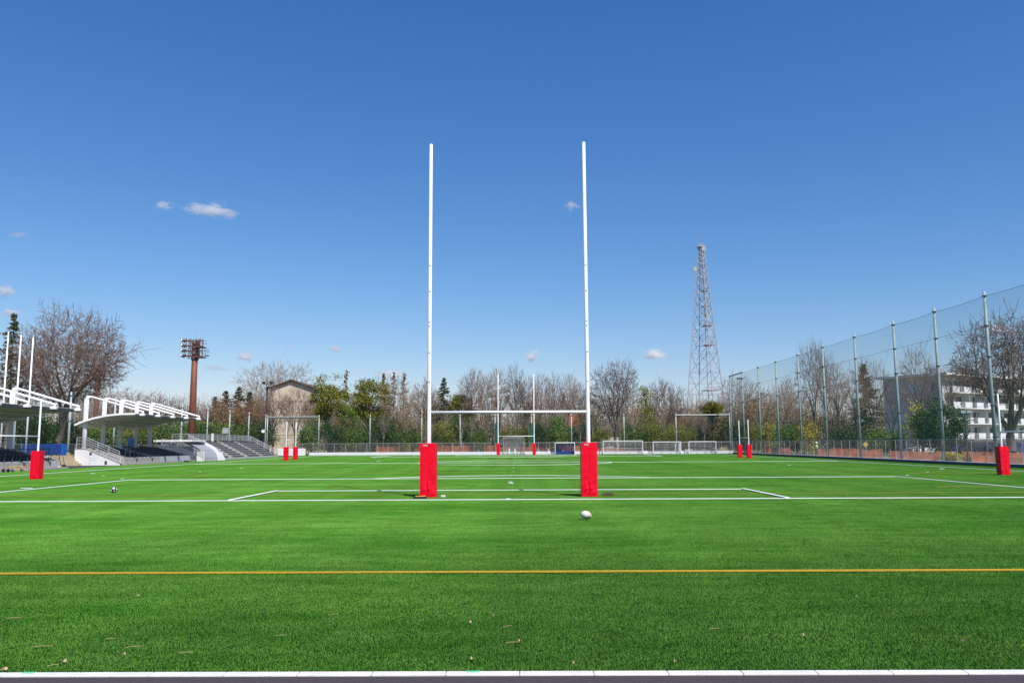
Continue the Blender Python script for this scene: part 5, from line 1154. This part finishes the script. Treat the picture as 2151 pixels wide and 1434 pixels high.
# ------------------------------------------------------------------ clouds
cm_ = bpy.data.materials.new('cloud_vapour'); cm_.use_nodes = True; n = cm_.node_tree; n.nodes.clear(); o_ = n.nodes.new('ShaderNodeOutputMaterial'); pv = n.nodes.new('ShaderNodeVolumePrincipled'); pv.inputs['Color'].default_value = (1, 1, 1, 1); pv.inputs['Anisotropy'].default_value = .2
tc = n.nodes.new('ShaderNodeTexCoord'); nz = n.nodes.new('ShaderNodeTexNoise'); nz.inputs['Scale'].default_value = 2.1; nz.inputs['Detail'].default_value = 7; nz.inputs['Roughness'].default_value = .66
oi = n.nodes.new('ShaderNodeObjectInfo'); ad = n.nodes.new('ShaderNodeVectorMath'); ad.operation = 'ADD'; n.links.new(tc.outputs['Object'], ad.inputs[0])
mulv = n.nodes.new('ShaderNodeVectorMath'); mulv.operation = 'SCALE'; mulv.inputs[0].default_value = (40, 17, 9); n.links.new(oi.outputs['Random'], mulv.inputs['Scale']); n.links.new(mulv.outputs[0], ad.inputs[1]); n.links.new(ad.outputs[0], nz.inputs['Vector'])
ln_ = n.nodes.new('ShaderNodeVectorMath'); ln_.operation = 'LENGTH'; n.links.new(tc.outputs['Object'], ln_.inputs[0])
mr = n.nodes.new('ShaderNodeMapRange'); mr.inputs[1].default_value = .0; mr.inputs[2].default_value = 1.; mr.inputs[3].default_value = .20; mr.inputs[4].default_value = -.30; n.links.new(ln_.outputs['Value'], mr.inputs[0])
su = n.nodes.new('ShaderNodeMath'); su.operation = 'ADD'; n.links.new(nz.outputs[0], su.inputs[0]); n.links.new(mr.outputs[0], su.inputs[1])
m2 = n.nodes.new('ShaderNodeMapRange'); m2.inputs[1].default_value = .47; m2.inputs[2].default_value = .75; m2.inputs[3].default_value = 0; m2.inputs[4].default_value = 1; n.links.new(su.outputs[0], m2.inputs[0])
cc = n.nodes.new('ShaderNodeMath'); cc.operation = 'MULTIPLY'; n.links.new(m2.outputs[0], cc.inputs[0]); n.links.new(oi.outputs['Color'], cc.inputs[1])
n.links.new(cc.outputs[0], pv.inputs['Density']); n.links.new(pv.outputs[0], o_.inputs['Volume'])
import bmesh as _bm
bm = _bm.new(); _bm.ops.create_icosphere(bm, subdivisions=2, radius=1.0); cme = bpy.data.meshes.new('cloud'); bm.to_mesh(cme); bm.free(); cme.materials.append(cm_)
for px, py, w_, h_, dn, lab in ((455, 445, 125, 52, .8, 'wispy white cloud high on the left'), (415, 437, 90, 30, .7, 'middle wisp of the high left cloud'), (345, 433, 60, 26, .6, 'small wisp left of the high left cloud'), (1200, 432, 44, 24, .5, 'faint wisp beside the near right post'), (8, 612, 56, 34, 1.6, 'small white cloud at the left edge'), (22, 657, 50, 24, 1.5, 'lower small white cloud at the left edge'), (40, 494, 60, 16, .4, 'faint wisp at the upper left edge'), (515, 749, 46, 30, 1.2, 'small puff right of the brown floodlight tower'), (452, 772, 66, 18, .9, 'flat cloud right of the brown floodlight pole'), (705, 733, 60, 18, .9, 'flat faint cloud above the rounded olive trees'), (822, 787, 96, 34, 1.4, 'low cloud peeping over the conifers left of the near left post'), (1118, 748, 44, 34, 1.8, 'small bright puff above the far goal\'s right upright'), (1376, 745, 70, 32, 1.6, 'small bright cloud left of the lattice tower'), (606, 728, 30, 12, .5, 'tiny faint wisp above the gabled building'), (2095, 690, 80, 50, 1.0, 'pinkish cloud behind the great bare tree at the right')):
    Y = 2600.; q = at(px, py, Y); s = FPX/Y; o = bpy.data.objects.new('cloud', cme); C.objects.link(o); o.location = q; o.scale = (w_/s*.72, 60, h_/s*.75); dd = .075*dn; o.color = (dd, dd, dd, 1)
    tag(o, lab, 'cloud', 'small clouds in the sky')
